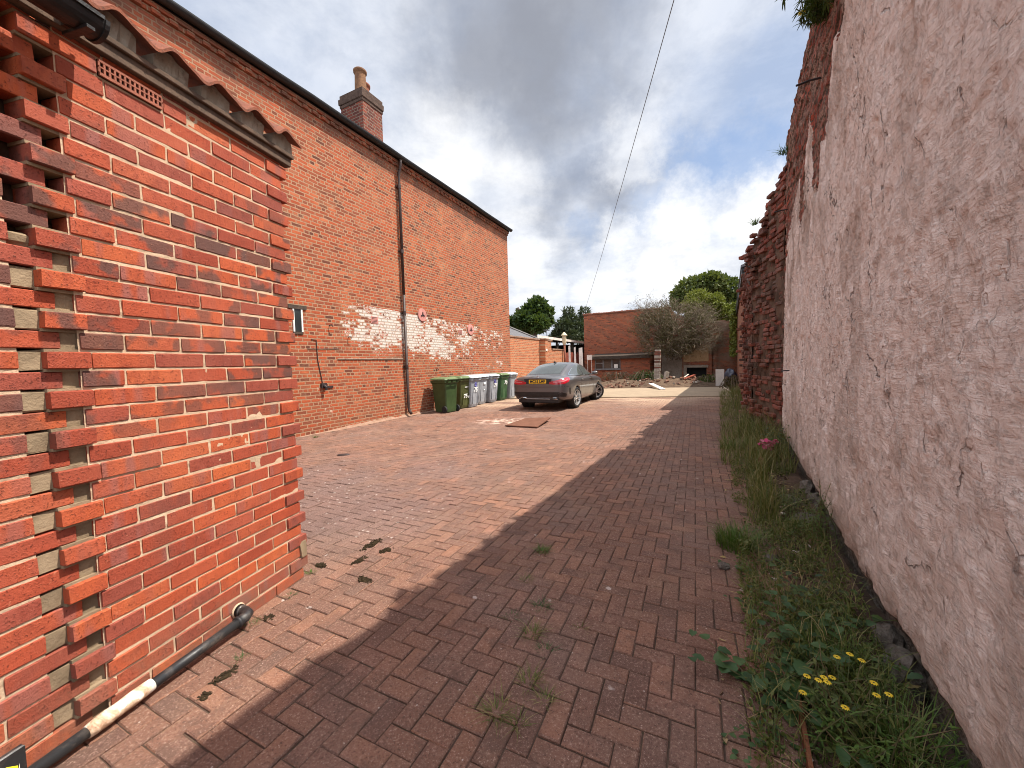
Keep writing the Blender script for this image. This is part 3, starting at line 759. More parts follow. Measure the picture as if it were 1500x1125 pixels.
ry = -.2+14*.3*math.cos(rs); rz = ez+14*.3*math.sin(rs)
slab(ry, rz, 6.7, ez, .03)
rfo = rf.build('roof', M['roof_slate'], ho)
gt = MB(); V = []; gyc, gzc = -.155, HE+.165; ring = [(p[0]*1.45, p[1]*1.45) for p in prof]+[(p[0]*1.30, p[1]*1.30) for p in prof[::-1]]
nx = 24
for i in range(nx+1):
    x = HX0+(HX1+.08-HX0)*i/nx
    V += [(x, gyc+p[0], gzc+p[1]+.010*math.sin(x*1.3)+.006*math.sin(x*3.1)) for p in ring]
q = len(ring); F = [(k*q+i, k*q+(i+1)%q, (k+1)*q+(i+1)%q, (k+1)*q+i) for k in range(nx) for i in range(q)]+[tuple(range(q)), tuple(range(nx*q, nx*q+q))]
gt.add(V, F, 0)
gt.box(HX0, HX1+.06, -.078, -.062, HE+.075, HE+.17)
gt.build('gutter', M['gutter_black'], ho)
dp = empty('downpipe', label=None); dp.parent = ho
b = MB(); px_ = 3.17
b.tube([(px_,-.155,HE+.11),(px_,-.155,HE-.02),(px_,-.12,HE-.16),(px_,-.075,HE-.26),(px_,-.072,HE-.5),(px_,-.072,3.4)], .040, 10)
b.tube([(px_,-.072,3.4),(px_+.01,-.072,.25),(px_+.01,-.10,.14),(px_+.01,-.17,.07)], .040, 10)
b.build('pipe_run', M['brown_pipe'], dp, True)
b = MB()
for z in (6.35, 4.6, 2.9, 1.4):
    b = MB(); b.tube([(px_,-.072,z-.05),(px_,-.072,z+.05)], .050, 10); b.box(px_-.085, px_+.085, -.03, .01, z-.02, z+.02)
    b.build('bracket', M['brown_pipe'], dp)
# two round wall-tie plates, painted
for (x, z, rr) in ((4.0, 2.94, .19), (6.66, 2.68, .19)):
    b = MB(); b.lathe([(.001,0),(rr*.92,0),(rr,.006),(rr,.028),(.001,.034)][::-1], 28, 0, None, Matrix.Translation((x,-.001,z)) @ Matrix.Rotation(math.pi/2, 4, 'X'))
    pl = b.build('tie_plate', M['pink_disc'], ho)
    b = MB()
    Mx = Matrix.Translation((x,-.040,z))
    for an, L in ((90,.075),(205,.085),(335,.085)):
        b.box(0, L, -.012, .010, -.016, .016, 0, None, Mx @ Matrix.Rotation(-R(an), 4, 'Y'))
    b.lathe([(.001,.02),(.026,.014),(.026,-.01)], 12, 0, None, Mx @ Matrix.Rotation(math.pi/2, 4, 'X'))
    b.build('tie_bolt', M['iron_black'], pl)
for (x, z, s_) in ((2.12, 2.62, .15), (6.02, 2.56, .13)):
    b = MB(); b.cbox(x-s_*.75, x+s_*.75, -.012, .02, z-s_*.62, z+s_*.62, .006)
    v_ = b.build('vent', M['pink_disc'], ho)
    b = MB()
    for k in range(5): b.box(x-s_*.6, x+s_*.6, -.0135, -.0115, z-s_*.5+k*s_*.22, z-s_*.5+k*s_*.22+.012)
    b.build('vent_slots', M['pit_dark'], v_)
# small timber-lintelled slit window by the garage corner
b = MB(); b.box(-.18,.22,-.03,.05,2.66,2.74); lw = b.build('window', M['timber_dark'], ho)
b = MB(); b.box(-.09,.12,-.02,.05,2.14,2.19); b.build('sill', M['timber_dark'], lw)
b = MB(); b.box(-.06,.10,-.006,.02,2.19,2.66); b.build('pane', M['glass_dark'], lw)
b = MB(); b.box(.095,.125,-.025,.02,2.19,2.66); b.box(-.09,-.06,-.025,.02,2.19,2.66); b.build('frame', M['white_paint'], lw)
# iron tap, cable and the lead flashing strip of a vanished lean-to
b = MB(); b.tube([(.53,0,1.03),(.53,-.06,1.03),(.55,-.08,1.00),(.55,-.08,.93)], .03, 8); b.box(.47,.60,-.05,.01,.98,1.09); b.box(.60,.78,-.02,.01,.97,1.02)
tag(b.build('tap', M['iron_black'], ho), 'black iron tap stub low on the wall')
b = MB(); b.tube([(.30,-.012,2.05),(.42,-.012,2.04),(.43,-.012,1.6),(.52,-.012,1.08)], .008, 6); b.tube([(.2,-.012,1.84),(1.0,-.012,1.86)], .006, 6)
b.build('cable', M['iron_black'], ho)
b = MB(); b.cbox(.95,3.10,-.022,.02,1.612,1.635,.004)
b.build('flashing_strip', M['old_plaster'], ho)
for (x, z) in ((.78,2.38),(1.28,2.14),(4.6,1.3)):
    b = MB(); b.tube([(x,.01,z),(x,-.07,z+.01),(x+.03,-.08,z-.03)], .012, 6); b.build('hook', M['iron_black'], ho)
# chimney: stack, sooty oversailing cap and two pots
ch = empty('chimney'); ch.parent = ho
cx0, cx1, cy0, cy1, ct = 2.20, 2.86, .14, .92, 8.16
b = MB(); b.box(cx0, cx1, cy0, cy1, HE+.1, ct); b.build('stack', M['chimney_brick'], ch)
b = MB()
for (z0, z1, e) in ((ct,ct+.08,.018),(ct+.08,ct+.23,.040),(ct+.23,ct+.33,.015)):
    b.cbox(cx0-e, cx1+e, cy0-e, cy1+e, z0, z1, .012, 0, None, None, .006)
b.build('cap', M['soot_stone'], ch)
b = MB(); b.box(cx0-.05,cx1+.05,cy0-.05,cy1+.05,HE+.10,HE+.34); b.build('lead_apron', M['lead_grey'], ch)
for (x, y, h, m) in ((cx0+.22, cy0+.27, .62, 'chimney_clay'), (cx0+.55, cy0+.5, .55, 'rust_clay')):
    b = MB(); Mx = Matrix.Translation((x, y, ct+.32))
    b.lathe([(.165,0),(.15,.06),(.135,h-.12),(.135,h-.09),(.165,h-.07),(.170,h-.02),(.15,h),(.10,h),(.10,h-.3)], 20, 0, None, Mx)
    tag(b.build('chimney_pot', M[m], ch, True), 'buff clay pot' if m == 'chimney_clay' else 'red clay pot')
# rough mortar haunch where the wall meets the paving
xs = np.linspace(-1.2, 8.6, 240); tt = np.linspace(0, 1, 10)
Xh, Th = np.meshgrid(xs, tt, indexing='ij')
hh = (.02+.20*np.clip(fbm(Xh*2.9, Xh*0, 4, 12)-.28,0,1))*sstep(.2, 2.4, Xh)*(1-.8*sstep(3.3, 5.4, Xh))+.012
wd = .03+.10*fbm(Xh*1.7, Xh*0+3, 3, 13)
Ph = np.stack([Xh, -wd*Th+.01, hh*(1-Th)**1.3*(.75+.5*fbm(Xh*9, Th*3, 3, 15))-.004*Th], -1)
grid_obj('mortar_haunch', Ph, M['haunch'], ho)

# ================================================================== TALL RENDERED WALL ON THE RIGHT
S0, S1, ZT = -1.5, 5.62, 4.70
dx = .0135
cols = [(s_, 0.0) for s_ in np.arange(S0, S1, dx)] + [(S1+.02*math.sin(k), -.04*k) for k in range(1, 9)]
rows = [(z_, 0.0) for z_ in np.arange(-.12, ZT, dx)] + [(ZT+.01, -.04*k) for k in range(1, 9)]
cs = np.array(cols); rw = np.array(rows)
S = np.repeat(cs[:, :1], len(rw), 1); Z = np.repeat(rw[:, 0][None, :], len(cs), 0)
yoff = np.minimum(np.repeat(cs[:, 1:2], len(rw), 1), np.repeat(rw[:, 1][None, :], len(cs), 0))
# where the render survives: below a ragged diagonal line falling to the right-hand end
bord = np.interp(S, [-1.5,0.3,1.0,1.77,2.69,4.14,5.2,5.45,5.62], [5.4,5.0,4.3,3.56,3.05,2.62,2.25,1.6,-.1])
rag = (fbm(S*1.6, Z*1.1, 5, 40)-.5)*1.0 + (fbm(S*7, Z*5, 4, 41)-.5)*.35
pm = sstep(-.16, .16, bord-Z+rag)
isl = sstep(.54, .60, fbm(S*2.2, Z*.9, 5, 44))*sstep(1.4, .2, Z-bord)   # remnants above the line
pm = np.maximum(pm, isl*.9)
low = .07+.16*fbm(S*2.3, S*0, 4, 45)+.10*sstep(1.4, .2, S)
pm = pm*sstep(-.02, .02, Z-low)
# cracks: wandering walks
ckm = np.zeros_like(S); ncol, nrow = S.shape
rr_ = random.Random(5)
for q in range(0):
    i = rr_.uniform(0, 520); j = rr_.uniform(15, 300); L = rr_.randint(6, 46); ang = rr_.gauss(-math.pi/2, .35) if rr_.random() < .70 else rr_.gauss(0, .5)
    wst = rr_.uniform(.35, 1.0)
    for k in range(L):
        ii, jj = int(i), int(j)
        if 0 <= ii < ncol-1 and 0 <= jj < nrow-1:
            ckm[ii, jj] = max(ckm[ii, jj], wst)
            if wst > .93 and k < L*.4: ckm[ii+1, jj] = max(ckm[ii+1, jj], wst*.7)
        i += math.cos(ang); j += math.sin(ang); ang += rr_.gauss(0, .35)
ckm *= pm
grime = np.clip(sstep(.8, -.2, bord-Z+rag)*.85*sstep(.42,.6,fbm(S*5.1, Z*2.2, 6, 47)) + sstep(.5, .05, Z)*sstep(.42,.60,fbm(S*3.5, Z*3.5, 5, 48))*.6 + sstep(.60,.72,fbm(S*2.6, Z*2.0, 6, 49))*.35, 0, 1)*pm
courses = sstep(.10, .22, np.abs((Z/.0765) % 1-.5)*2-.75)
bx = ((S+.1125*(np.floor(Z/.0765) % 2))/.225) % 1
joint = np.maximum(courses, sstep(.0, .1, .06-np.minimum(bx, 1-bx)))
hash_b = _h(np.floor((S+.1125*(np.floor(Z/.0765) % 2))/.225), np.floor(Z/.0765), 3)
brick_d = -.024 - .012*joint + .022*(hash_b-.5) + .02*(fbm(S*14, Z*14, 3, 50)-.5)
brick_d = brick_d - .05*sstep(.62, .8, fbm(S*2.6, Z*4.5, 4, 51))
pl_d = .010*(fbm(S*9, Z*9, 4, 52)-.5) + .011*(fbm(S*24, Z*24, 3, 152)-.5) + .008*(vn((S+Z*.55)*46, (Z-S*.4)*5, 53)-.5) + .012*(fbm(S*3.3, Z*3.3, 3, 54)-.5) - .014*ckm
flake = sstep(.50, .515, fbm(S*4.2, Z*3.0, 5, 55)); pl_d = pl_d + .007*flake + .006*sstep(.46,.47,fbm(S*7.5+9, Z*3.0, 5, 58))
wave = .035*(fbm(S*.45, Z*.5, 3, 56)-.5) + .014*(fbm(S*1.5, Z*1.5, 3, 57)-.5)
wave = wave - .10*sstep(.35, 0, Z)*.4
Yd = wave + pm*pl_d + (1-pm)*brick_d + yoff
toph = .03*(fbm(S*1.6, S*0, 3, 60)-.5) - .02
Zd = Z + toph*sstep(ZT-.5, ZT, Z)
Sd = S + (.05*(fbm(Z*2.0, Z*0, 3, 62)-.5) + .05*(np.floor(vn(Z*7, Z*0, 63)*3)/3-.4))*sstep(S1-.25, S1, S)
rwl = empty('rendered_wall', (RW_P[0], RW_P[1], 0), heading(RW_A), 'tall weathered wall of flaking pinkish render on old brick along the right side', 'wall')
grid_obj('render_face', np.stack([Sd, Yd, Zd], -1), M['pink_render'], rwl, dict(plaster=pm, crack=ckm, grime=grime))
b = MB(); b.box(S0, S1-.12, -.42, -.16, -.2, ZT-.10); b.box(S1-.12, S1+.25, -.42, -.30, -.2, ZT-.16); b.build('core', M['ruin_brick'], rwl)
# ragged bricks left along the top
b = MB(); x = -1.4
while x < S1-.2:
    L = .215
    if random.random() < .22:
        Mx = Matrix.Translation((x, -.12+random.uniform(-.03,.03), ZT+random.uniform(-.085,-.045))) @ Matrix.Rotation(random.gauss(0,.12), 4, 'Z') @ Matrix.Rotation(random.gauss(0,.06), 4, 'Y')
        b.cbox(0, L, -.06, .10, 0, .066, .008, 0, None, Mx, .006)
    x += random.uniform(.20, .34)
b.build('top_bricks', M['broken_brick'], rwl)
for (s_, z_, L) in ((2.62, 3.80, .11), (5.3, 3.55, .10), (4.7, 1.2, .04)):
    b = MB(); b.tube([(s_,-.05,z_),(s_-.01,.06,z_+.004),(s_-.02,.05+L,z_-.01)], .009, 6); b.build('iron_spike', M['iron_black'], rwl)
# dark stone footing lumps
for k, (s_, d_, r_) in enumerate(((.60,-.02,.070),(.40,-.015,.078),(2.6,-.02,.08),(2.95,-.01,.09))):
    b = bmesh.new(); bmesh.ops.create_icosphere(b, subdivisions=3, radius=1)
    for v in b.verts:
        p = v.co.copy(); n_ = float(np.floor(vn(p.x*2.2+k*9+p.y, p.y*2.2+p.z*1.9, k)*4)/4*.7+.3*fbm(p.x*4+k*9, p.y*4+p.z*3, 3, k)); q = .62+.75*n_
        v.co = Vector((p.x*r_*1.4*q, p.y*r_*.85*q, p.z*r_*1.3*q))
    me = bpy.data.meshes.new('footing_stone'); b.to_mesh(me); b.free(); me.materials.append(M['stone'])
    o = bpy.data.objects.new('footing_stone', me); COL.objects.link(o); o.parent = rwl; o.location = (s_, d_, r_*.62); o.rotation_euler = (0, random.uniform(-.4,.4), random.uniform(-.3,.3))

# ================================================================== BROKEN BRICK WALL BEYOND
RB_A = 29.6
e0 = sp(S1+.02, .0); RB_P = (e0.x-.36*math.cos(R(RB_A)), e0.y+.36*math.sin(R(RB_A)))
bw = empty('broken_wall', (RB_P[0], RB_P[1], 0), heading(RB_A), 'crumbling red brick wall with a ragged stepped top between the render and the far outbuilding', 'wall')
b = MB(); BL = 5.2
def top_at(x):
    t = 3.50 + .16*(float(vn(x*1.1, 0, 70))-.5) + .10*(float(vn(x*4, 0, 71))-.5)
    if x < .25: t -= .10
    return t
DL = 1.397; DM = Matrix.Translation((0, -.36, 0)) @ Matrix.Rotation(math.atan2(.36, 1.35), 4, 'Z')
def dtop(x): return 4.42-.62*x+.14*(float(vn(x*3.1, 0, 74))-.5)
for k in range(-1, 58):
    z0 = k*.0765; x = 1.38+random.gauss(0,.012)+(.112 if k % 2 else 0)
    while x < BL:
        L = .215; t = top_at(x)
        if z0+.07 < t or (z0 < t and random.random() < .5):
            er = float(fbm(x*1.3, z0*1.3, 4, 72)); rec = -.035*max(0, er-.48)*8*random.random()
            if z0 > t-.35: rec += random.uniform(-.03,.035)
            if random.random() > .05+.25*max(0, er-.55)*4:
                b.cbox(x, x+L, .0-.0, .13, z0, z0+.064, .007, 0, None, Matrix.Translation((random.gauss(0,.004), rec-.12+random.gauss(0,.006), 0)) @ Matrix.Rotation(random.gauss(0,.02), 4, 'Z'), .004)
        x += L+.012
    # torn stretch slanting out from the end of the render
    x = -.05+(.112 if k % 2 else 0)+random.gauss(0,.015)
    while x < DL-.05:
        L = random.choice((.215,.215,.105,.16))
        if z0+.04 < dtop(x+L*.5) and random.random() > .10:
            er = float(fbm(x*3.0, z0*1.6, 4, 76)); rec = -.09*max(0, er-.45)*3*random.random()+random.gauss(0,.011)
            b.cbox(x, min(x+L, DL+.03), -.10, .0, z0+random.gauss(0,.003), z0+.064, .011, 0, None, DM @ Matrix.Translation((0, rec, 0)) @ Matrix.Rotation(random.gauss(0,.05), 4, 'Z'), .007)
        x += L+.012
# loose bricks jutting at the ragged end
for (x, y, z) in ((1.5,.01,3.50),(1.9,.02,3.42),(2.4,.02,3.56)):
    b.cbox(0, .215, -.05, .055, 0, .065, .007, 0, None, Matrix.Translation((x, y, z)) @ Matrix.Rotation(random.gauss(.3,.4), 4, 'Z') @ Matrix.Rotation(random.gauss(0,.06), 4, 'Y'), .005)
n = 60; m = 50
for (ax) in ('side','slant'):
    V = []
    for i in range(n+1):
        for j in range(m+1):
            if ax == 'side': x = 1.33+(BL-1.33)*i/n; z = -.2+3.68*j/m; V.append((x+.012, -.000-.05*abs(float(fbm(x*4.0, z*4.0, 3, 91))-.42), z))
            else:
                x = DL*i/n; z = -.2+(dtop(x)+.12)*j/m; q = DM @ Vector((x, -.004-.10*abs(float(fbm(x*7.0+3, z*2.2, 4, 92))-.40), z)); V.append(tuple(q))
    b.add(V, [(i*(m+1)+j,(i+1)*(m+1)+j,(i+1)*(m+1)+j+1,i*(m+1)+j+1) for i in range(n) for j in range(m)], 1)
b.box(1.40, BL, -.40, -.07, -.2, 3.40, 1)
b.hexa([(.05,-.48,-.2),(1.40,-.48,-.2),(1.40,-.07,-.2),(.05,-.42,-.2),(.05,-.48,4.25),(1.40,-.48,3.5),(1.40,-.07,3.45),(.05,-.42,4.25)], 1)
x = .06
while x < BL:     # the taller back leaf, broken along its top
    h_ = 4.34-.10*x+.16*(float(vn(x*1.7, 0, 73))-.5)
    for k in range(44, 57):
        if k*.0765 < h_: b.cbox(x, x+.212, -.52+random.gauss(0,.008), (-.40 if x < 1.3 else -.24)+random.gauss(0,.01), k*.0765, k*.0765+.066, .007, 0, None, None, .005)
    x += .222
b.build('brickwork', [M['broken_brick'], M['old_mortar']], bw)
b = MB(); b.tube([(1.75,-.02,3.22),(1.75,.05,3.20),(1.62,.10,3.24),(1.45,.11,3.22),(1.3,.10,3.19)], .016, 8); b.tube([(1.73,-.02,3.16),(1.72,.04,3.12),(1.60,.07,3.00),(1.56,.03,2.82)], .018, 8)
tag(b.build('hose_stub', M['lead_grey'], bw, True), 'grey pipe stub curling out of the broken wall top')

# ================================================================== FAR OUTBUILDING (same line)
ob = empty('outbuilding', (RB_P[0]+BL*math.sin(R(RB_A)), RB_P[1]+BL*math.cos(R(RB_A)), 0), heading(RB_A), 'long dark brick outbuilding with black eaves beyond the broken wall on the right', 'outbuilding')
b = MB(); b.box(0, 13.4, -3.5, .02, -.2, 3.72); b.build('wall', M['ruin_brick'], ob)
b = MB(); b.box(-.08, 13.5, -.05, .07, 3.72, 3.80); b.box(-.08, 13.5, .04, .09, 3.64, 3.86); b.build('eaves_board', M['gutter_black'], ob)
b = MB(); b.hexa([(-.15,.11,3.86),(13.5,.11,3.86),(13.5,-3.6,5.1),(-.15,-3.6,5.1),(-.15,.11,3.93),(13.5,.11,3.93),(13.5,-3.6,5.17),(-.15,-3.6,5.17)]); b.build('roof', M['roof_slate'], ob)
# ================================================================== BOUNDARY WALL and what stands behind it
def in_frame(px, py, P, a, off=0.0):       # pixel -> (local x, z) on the plane local y = off of a frame
    a = R(a); nx, ny = -math.cos(a), math.sin(a)      # local +Y
    d = ray(px, py); k = (P[0]*nx+P[1]*ny+off)/(d.x*nx+d.y*ny)
    q = Vector((0,0,CAM_H))+d*k
    return (q.x-P[0])*math.sin(a)+(q.y-P[1])*math.cos(a), q.z
bo = empty('boundary_wall', (HO_P[0], HO_P[1], 0), heading(HO_A), 'orange brick garden wall stepping down from the far corner of the tall house', 'wall')
b = MB(); b.box(HX1+.01, 15.05, .04, .30, -.2, 2.58); b.box(15.05, 17.35, .04, .30, -.2, 2.12); b.box(17.35, 23.0, .10, .30, -.2, .9)
b.build('brickwork', M['boundary_brick'], bo)
b = MB(); b.box(13.38, 13.74, -.26, .04, -.2, 2.60); b.build('pier', M['boundary_brick'], bo)
b = MB()
x = HX1+.02
while x < 17.3:
    zt_ = 2.58 if x < 15.0 else 2.12
    b.cbox(x, x+.21, .005, .335, zt_, zt_+.075+random.uniform(-.005,.005), .010, 0, None, None, .004); x += .222
b.cbox(13.33, 13.79, -.30, .03, 2.60, 2.67, .012)
b.build('coping', M['haunch'], bo)
b = MB(); b.cbox(13.42,13.60,-.29,-.262,2.02,2.12,.01); b.build('lamp_box', M['white_paint'], bo)
# slate-roofed low building with a hipped end
sr = empty('slate_outhouse', (HO_P[0], HO_P[1], 0), heading(HO_A), 'low outhouse with a grey slate hipped roof and stub chimney behind the garden wall', 'outbuilding')
b = MB(); b.box(10.2, 14.4, .75, 6.0, -.2, 2.62); b.build('wall', M['boundary_brick'], sr)
b = MB(); e = 2.66
v = [(10.0,.55,e),(14.7,.55,e),(14.7,6.2,e),(10.0,6.2,e),(10.0,3.3,4.25),(11.2,3.3,4.25)]
b.add(v, [(0,1,5,4),(1,2,5),(2,3,4,5),(3,0,4),(3,2,1,0)]); rf = b.build('roof', M['roof_slate'], sr)
b = MB(); b.tube([(14.7,.55,e+.03),(11.2,3.3,4.28),(10.0,3.3,4.28)], .06, 6); b.build('ridge_tiles', M['lead_grey'], sr)
b = MB(); b.box(13.1,13.6,2.3,2.7,2.9,3.85); b.cbox(13.05,13.65,2.25,2.75,3.85,3.95,.01); b.build('chimney', M['chimney_brick'], sr)
# long open shed with a pale roof edge
sh = empty('open_shed', (HO_P[0], HO_P[1], 0), heading(HO_A), 'long open-sided shed, dark inside, under a low roof with a pale edge', 'shed')
b = MB(); b.hexa([(14.6,.7,2.86),(26,.7,2.86),(26,6,3.3),(14.6,6,3.3),(14.6,.7,2.92),(26,.7,2.92),(26,6,3.36),(14.6,6,3.36)]); b.build('roof', M['lead_grey'], sh)
b = MB(); b.box(14.6,26,.66,.70,2.80,2.95); b.build('roof_edge', M['post_white'], sh)
b = MB(); b.box(14.6,26,5.6,5.8,-.2,3.2); b.box(25.8,26,.9,5.6,-.2,2.86); b.build('back_wall', M['timber_dark'], sh)
for x in (15.3, 18.4, 21.5, 24.6):
    b = MB(); b.box(x-.06,x+.06,.85,.97,-.2,2.86); b.tube([(x,.91,2.2),(x+.6,.91,2.84)], .035, 6); b.build('post', M['timber_dark'], sh)
b = MB(); b.box(15.4,17.2,.92,.96,2.5,2.8); b.build('tie_board', M['timber_dark'], sh)
# television aerial
q = at(801, 497, 27); ae = MB(); ae.tube([(q.x,q.y,q.z-.4),(q.x,q.y,q.z+.72)], .02, 6)
for k in range(5): ae.tube([(q.x-.25+.02*k,q.y+k*.12-.3,q.z+.62),(q.x+.25-.02*k,q.y+k*.12-.3,q.z+.62)], .012, 5)
ae.tube([(q.x,q.y-.35,q.z+.62),(q.x,q.y+.3,q.z+.62)], .014, 5)
tag(ae.build('aerial', M['wire']), 'thin television aerial against the sky above the shed roof', 'aerial')
# vent pipe with a pale cowl
q = gp(829, 548); q = at(827, 520, 23.2); vp = empty('vent_pipe', (q.x, q.y, 0), 0, 'slim rusty flue pipe with a pale conical cowl at the end of the garden wall', 'flue pipe')
b = MB(); b.tube([(0.05,0,0),(0.02,0,1.6),(0,0,2.55)], [.07,.06,.06], 10); b.build('pipe', M['rust_clay'], vp, True)
b = MB(); b.lathe([(.07,2.45),(.10,2.50),(.125,2.62),(.125,2.98)], 16); b.build('cowl', M['cowl'], vp, True)
b = MB(); b.lathe([(.10,2.98),(.20,3.00),(.19,3.03),(.04,3.20),(.001,3.22)], 16); b.build('cap', M['cowl'], vp, True)
# pale leaning boards and the dark slatted fence behind them
fe = empty('slat_fence', (HO_P[0], HO_P[1], 0), heading(HO_A), 'reddish brown slatted fence behind the pale leaning boards', 'fence')
b = MB()
for k in range(34):
    x = 17.5+k*.19; b.box(x, x+.15, .5, .53, -.1, 2.05+random.uniform(-.08,.08))
b.build('slats', M['timber_red'], fe); b = MB(); b.box(17.4,24,.54,.60,.5,.6); b.box(17.4,24,.54,.60,1.6,1.7); b.build('rail', M['timber_dark'], fe)
for (px, y0, y1, wpx, Y, lab) in ((834.5,507,535,3.4,24.0,'narrow pale board leaning on the fence, nearest the flue pipe'),(842.5,509,535,3.0,24.6,'narrow pale board leaning on the fence, middle one of three'),(851,510,540,6.5,25.2,'wide flaking white board leaning on the fence beside the rear brick wall')):
    a0 = at(px+.8, y1, Y); a1 = at(px-.6, y0, Y+.15); w = wpx/563*Y/2
    b = MB(); b.hexa([(a0.x-w,a0.y,0),(a0.x+w,a0.y,0),(a0.x+w,a0.y+.05,0),(a0.x-w,a0.y+.05,0),(a1.x-w*.8,a1.y,a1.z),(a1.x+w*.8,a1.y,a1.z+.05),(a1.x+w*.8,a1.y+.05,a1.z+.05),(a1.x-w*.8,a1.y+.05,a1.z)])
    tag(b.build('leaning_board', M['post_white']), lab, 'board', 'pale boards leaning on the fence')
q = at(863.5, 524, 23.0); ns = empty('notice_board', (q.x, q.y, 0), heading(100), 'small blank white board on two thin posts left of the low windows', 'notice board')
b = MB(); b.cbox(-.15,.15,-.015,.015,q.z-.13,q.z+.16,.004); b.build('panel', M['post_white'], ns)
for x in (-.11,.12):
    b = MB(); b.box(x-.012,x+.012,.016,.04,0,q.z+.1); b.build('post', M['post_white'], ns)

# ================================================================== REAR BUILDINGS
q = at(855, 461, 27.0); RE_P, RE_A, RE_Z = (q.x, q.y), 117.5, q.z
re_ = empty('rear_building', (q.x, q.y, 0), heading(RE_A), 'plain red brick gable-end building closing the far left of the yard', 'building')
b = MB(); b.box(0, 5.6, 0, 6, -.2, RE_Z-.06); b.build('wall', M['rear_brick'], re_)
b = MB(); x = -.04
while x < 5.6: b.cbox(x, x+.16, -.06, .30, RE_Z-.06, RE_Z+.05+random.uniform(-.01,.02), .02, 0, None, None, .006); x += .172
b.build('coping', M['rust_clay'], re_)
b = MB(); b.hexa([(0,.3,RE_Z),(5.6,.3,RE_Z),(5.6,6.1,RE_Z-.9),(0,6.1,RE_Z-.9),(0,.3,RE_Z+.03),(5.6,.3,RE_Z+.03),(5.6,6.1,RE_Z-.87),(0,6.1,RE_Z-.87)]); b.build('roof', M['roof_slate'], re_)
# low lean-to in front of it
LOFF = -1.5
lx0, lz0 = in_frame(866, 524, RE_P, RE_A, LOFF); lx1, _ = in_frame(952, 520, RE_P, RE_A, LOFF)
le = empty('lean_to', (RE_P[0], RE_P[1], 0), heading(RE_A), 'low brick lean-to with a dark flat roof edge and a strip of broken windows', 'outbuilding')
ltz = lz0-.02
wa, wtop = in_frame(871.5, 526, RE_P, RE_A, LOFF); wb_, wbot = in_frame(909, 540, RE_P, RE_A, LOFF); _, wtop2 = in_frame(909, 524, RE_P, RE_A, LOFF)
wtop = (wtop+wtop2)/2-.02; wbot = wbot-.02
b = MB(); b.box(lx0, wa, LOFF, -.01, -.2, ltz); b.box(wb_, lx1, LOFF, -.01, -.2, ltz); b.box(wa, wb_, LOFF, -.01, -.2, wbot); b.box(wa, wb_, LOFF, -.01, wtop, ltz); b.box(wa, wb_, LOFF+.35, -.01, wbot, wtop, 0)
b.build('wall', M['rear_brick'], le)
b = MB(); b.hexa([(lx0-.1,LOFF-.18,ltz),(lx1+.05,LOFF-.18,ltz),(lx1+.05,-.02,ltz+.22),(lx0-.1,-.02,ltz+.22),(lx0-.1,LOFF-.18,ltz+.07),(lx1+.05,LOFF-.18,ltz+.07),(lx1+.05,-.02,ltz+.29),(lx0-.1,-.02,ltz+.29)]); b.box(lx0-.1,lx1+.05,LOFF-.21,LOFF-.19,ltz-.10,ltz+.09)
b.build('roof', M['timber_dark'], le)
ww = (wb_-wa)/3
for k in range(3):
    b = MB(); x0, x1 = wa+k*ww+.002, wa+(k+1)*ww-.002; t_ = .045
    b.box(x0,x0+t_,LOFF-.03,LOFF+.03,wbot,wtop); b.box(x1-t_,x1,LOFF-.03,LOFF+.03,wbot,wtop); b.box(x0+t_,x1-t_,LOFF-.03,LOFF+.03,wbot,wbot+.05); b.box(x0+t_,x1-t_,LOFF-.03,LOFF+.03,wtop-.05,wtop)
    if k == 0: b.box(x0+t_,x1-t_,LOFF-.025,LOFF+.02,(wbot+wtop)/2+.02,(wbot+wtop)/2+.06)
    f_ = b.build('window', M['lead_grey'], le)
    b = MB(); b.box(x0+t_,x1-t_,LOFF+.005,LOFF+.015,wbot+.05,wtop-.05)
    tag(b.build('pane', M['fascia_timber'] if k == 1 else M['glass_dark'], f_), 'boarded-over pane' if k == 1 else None)
    if k == 2:
        b = MB(); b.cbox(x0+.14,x1-.16,LOFF-.02,LOFF+.004,wbot+.06,wbot+.32,.03); b.build('white_scrap', M['white_paint'], f_)
b = MB(); b.cbox(wa-.05, wb_+.05, LOFF-.09, LOFF+.03, wbot-.06, wbot, .008); b.build('sill', M['lead_grey'], le)
# ruined wall with plaster panel and chimney breast
ru = empty('ruined_wall', (RE_P[0], RE_P[1], 0), heading(RE_A), 'ruined brick back wall with plaster patches and an open fireplace', 'ruin')
rx0 = 4.6; rx1 = in_frame(1088, 560, RE_P, RE_A, -.1)[0]
_, rzt = in_frame(1062, 472, RE_P, RE_A, -.1)
b = MB(); x = rx0
while x < rx1+1.5:
    h_ = rzt+.30*(float(vn(x*1.2, 0, 80))-.5)+(.5 if x < 7 else 0); b.box(x, x+.2249, -.15, .2, -.2, h_); x += .225
b.build('brickwork', M['ruin_brick'], ru)
def rpx(px, py, off): return in_frame(px, py, RE_P, RE_A, off)
(x0, z1), (x1, z0) = rpx(969, 512, -.16), rpx(1000, 549, -.16)
b = MB(); V = []; n = 14
for i in range(n+1):
    x = x0+(x1-x0)*i/n; V += [(x, -.175, z0-.3+.1*random.random()), (x, -.175, z1+.10*(random.random()-.5)), (x, -.15, z0-.3), (x, -.15, z1+.05)]
b.add(V, [(4*i,4*i+4,4*i+5,4*i+1) for i in range(n)]+[(4*i+1,4*i+5,4*i+7,4*i+3) for i in range(n)]); tag(b.build('plaster_panel', M['old_plaster'], ru), 'grey plaster patch left of the fireplace')
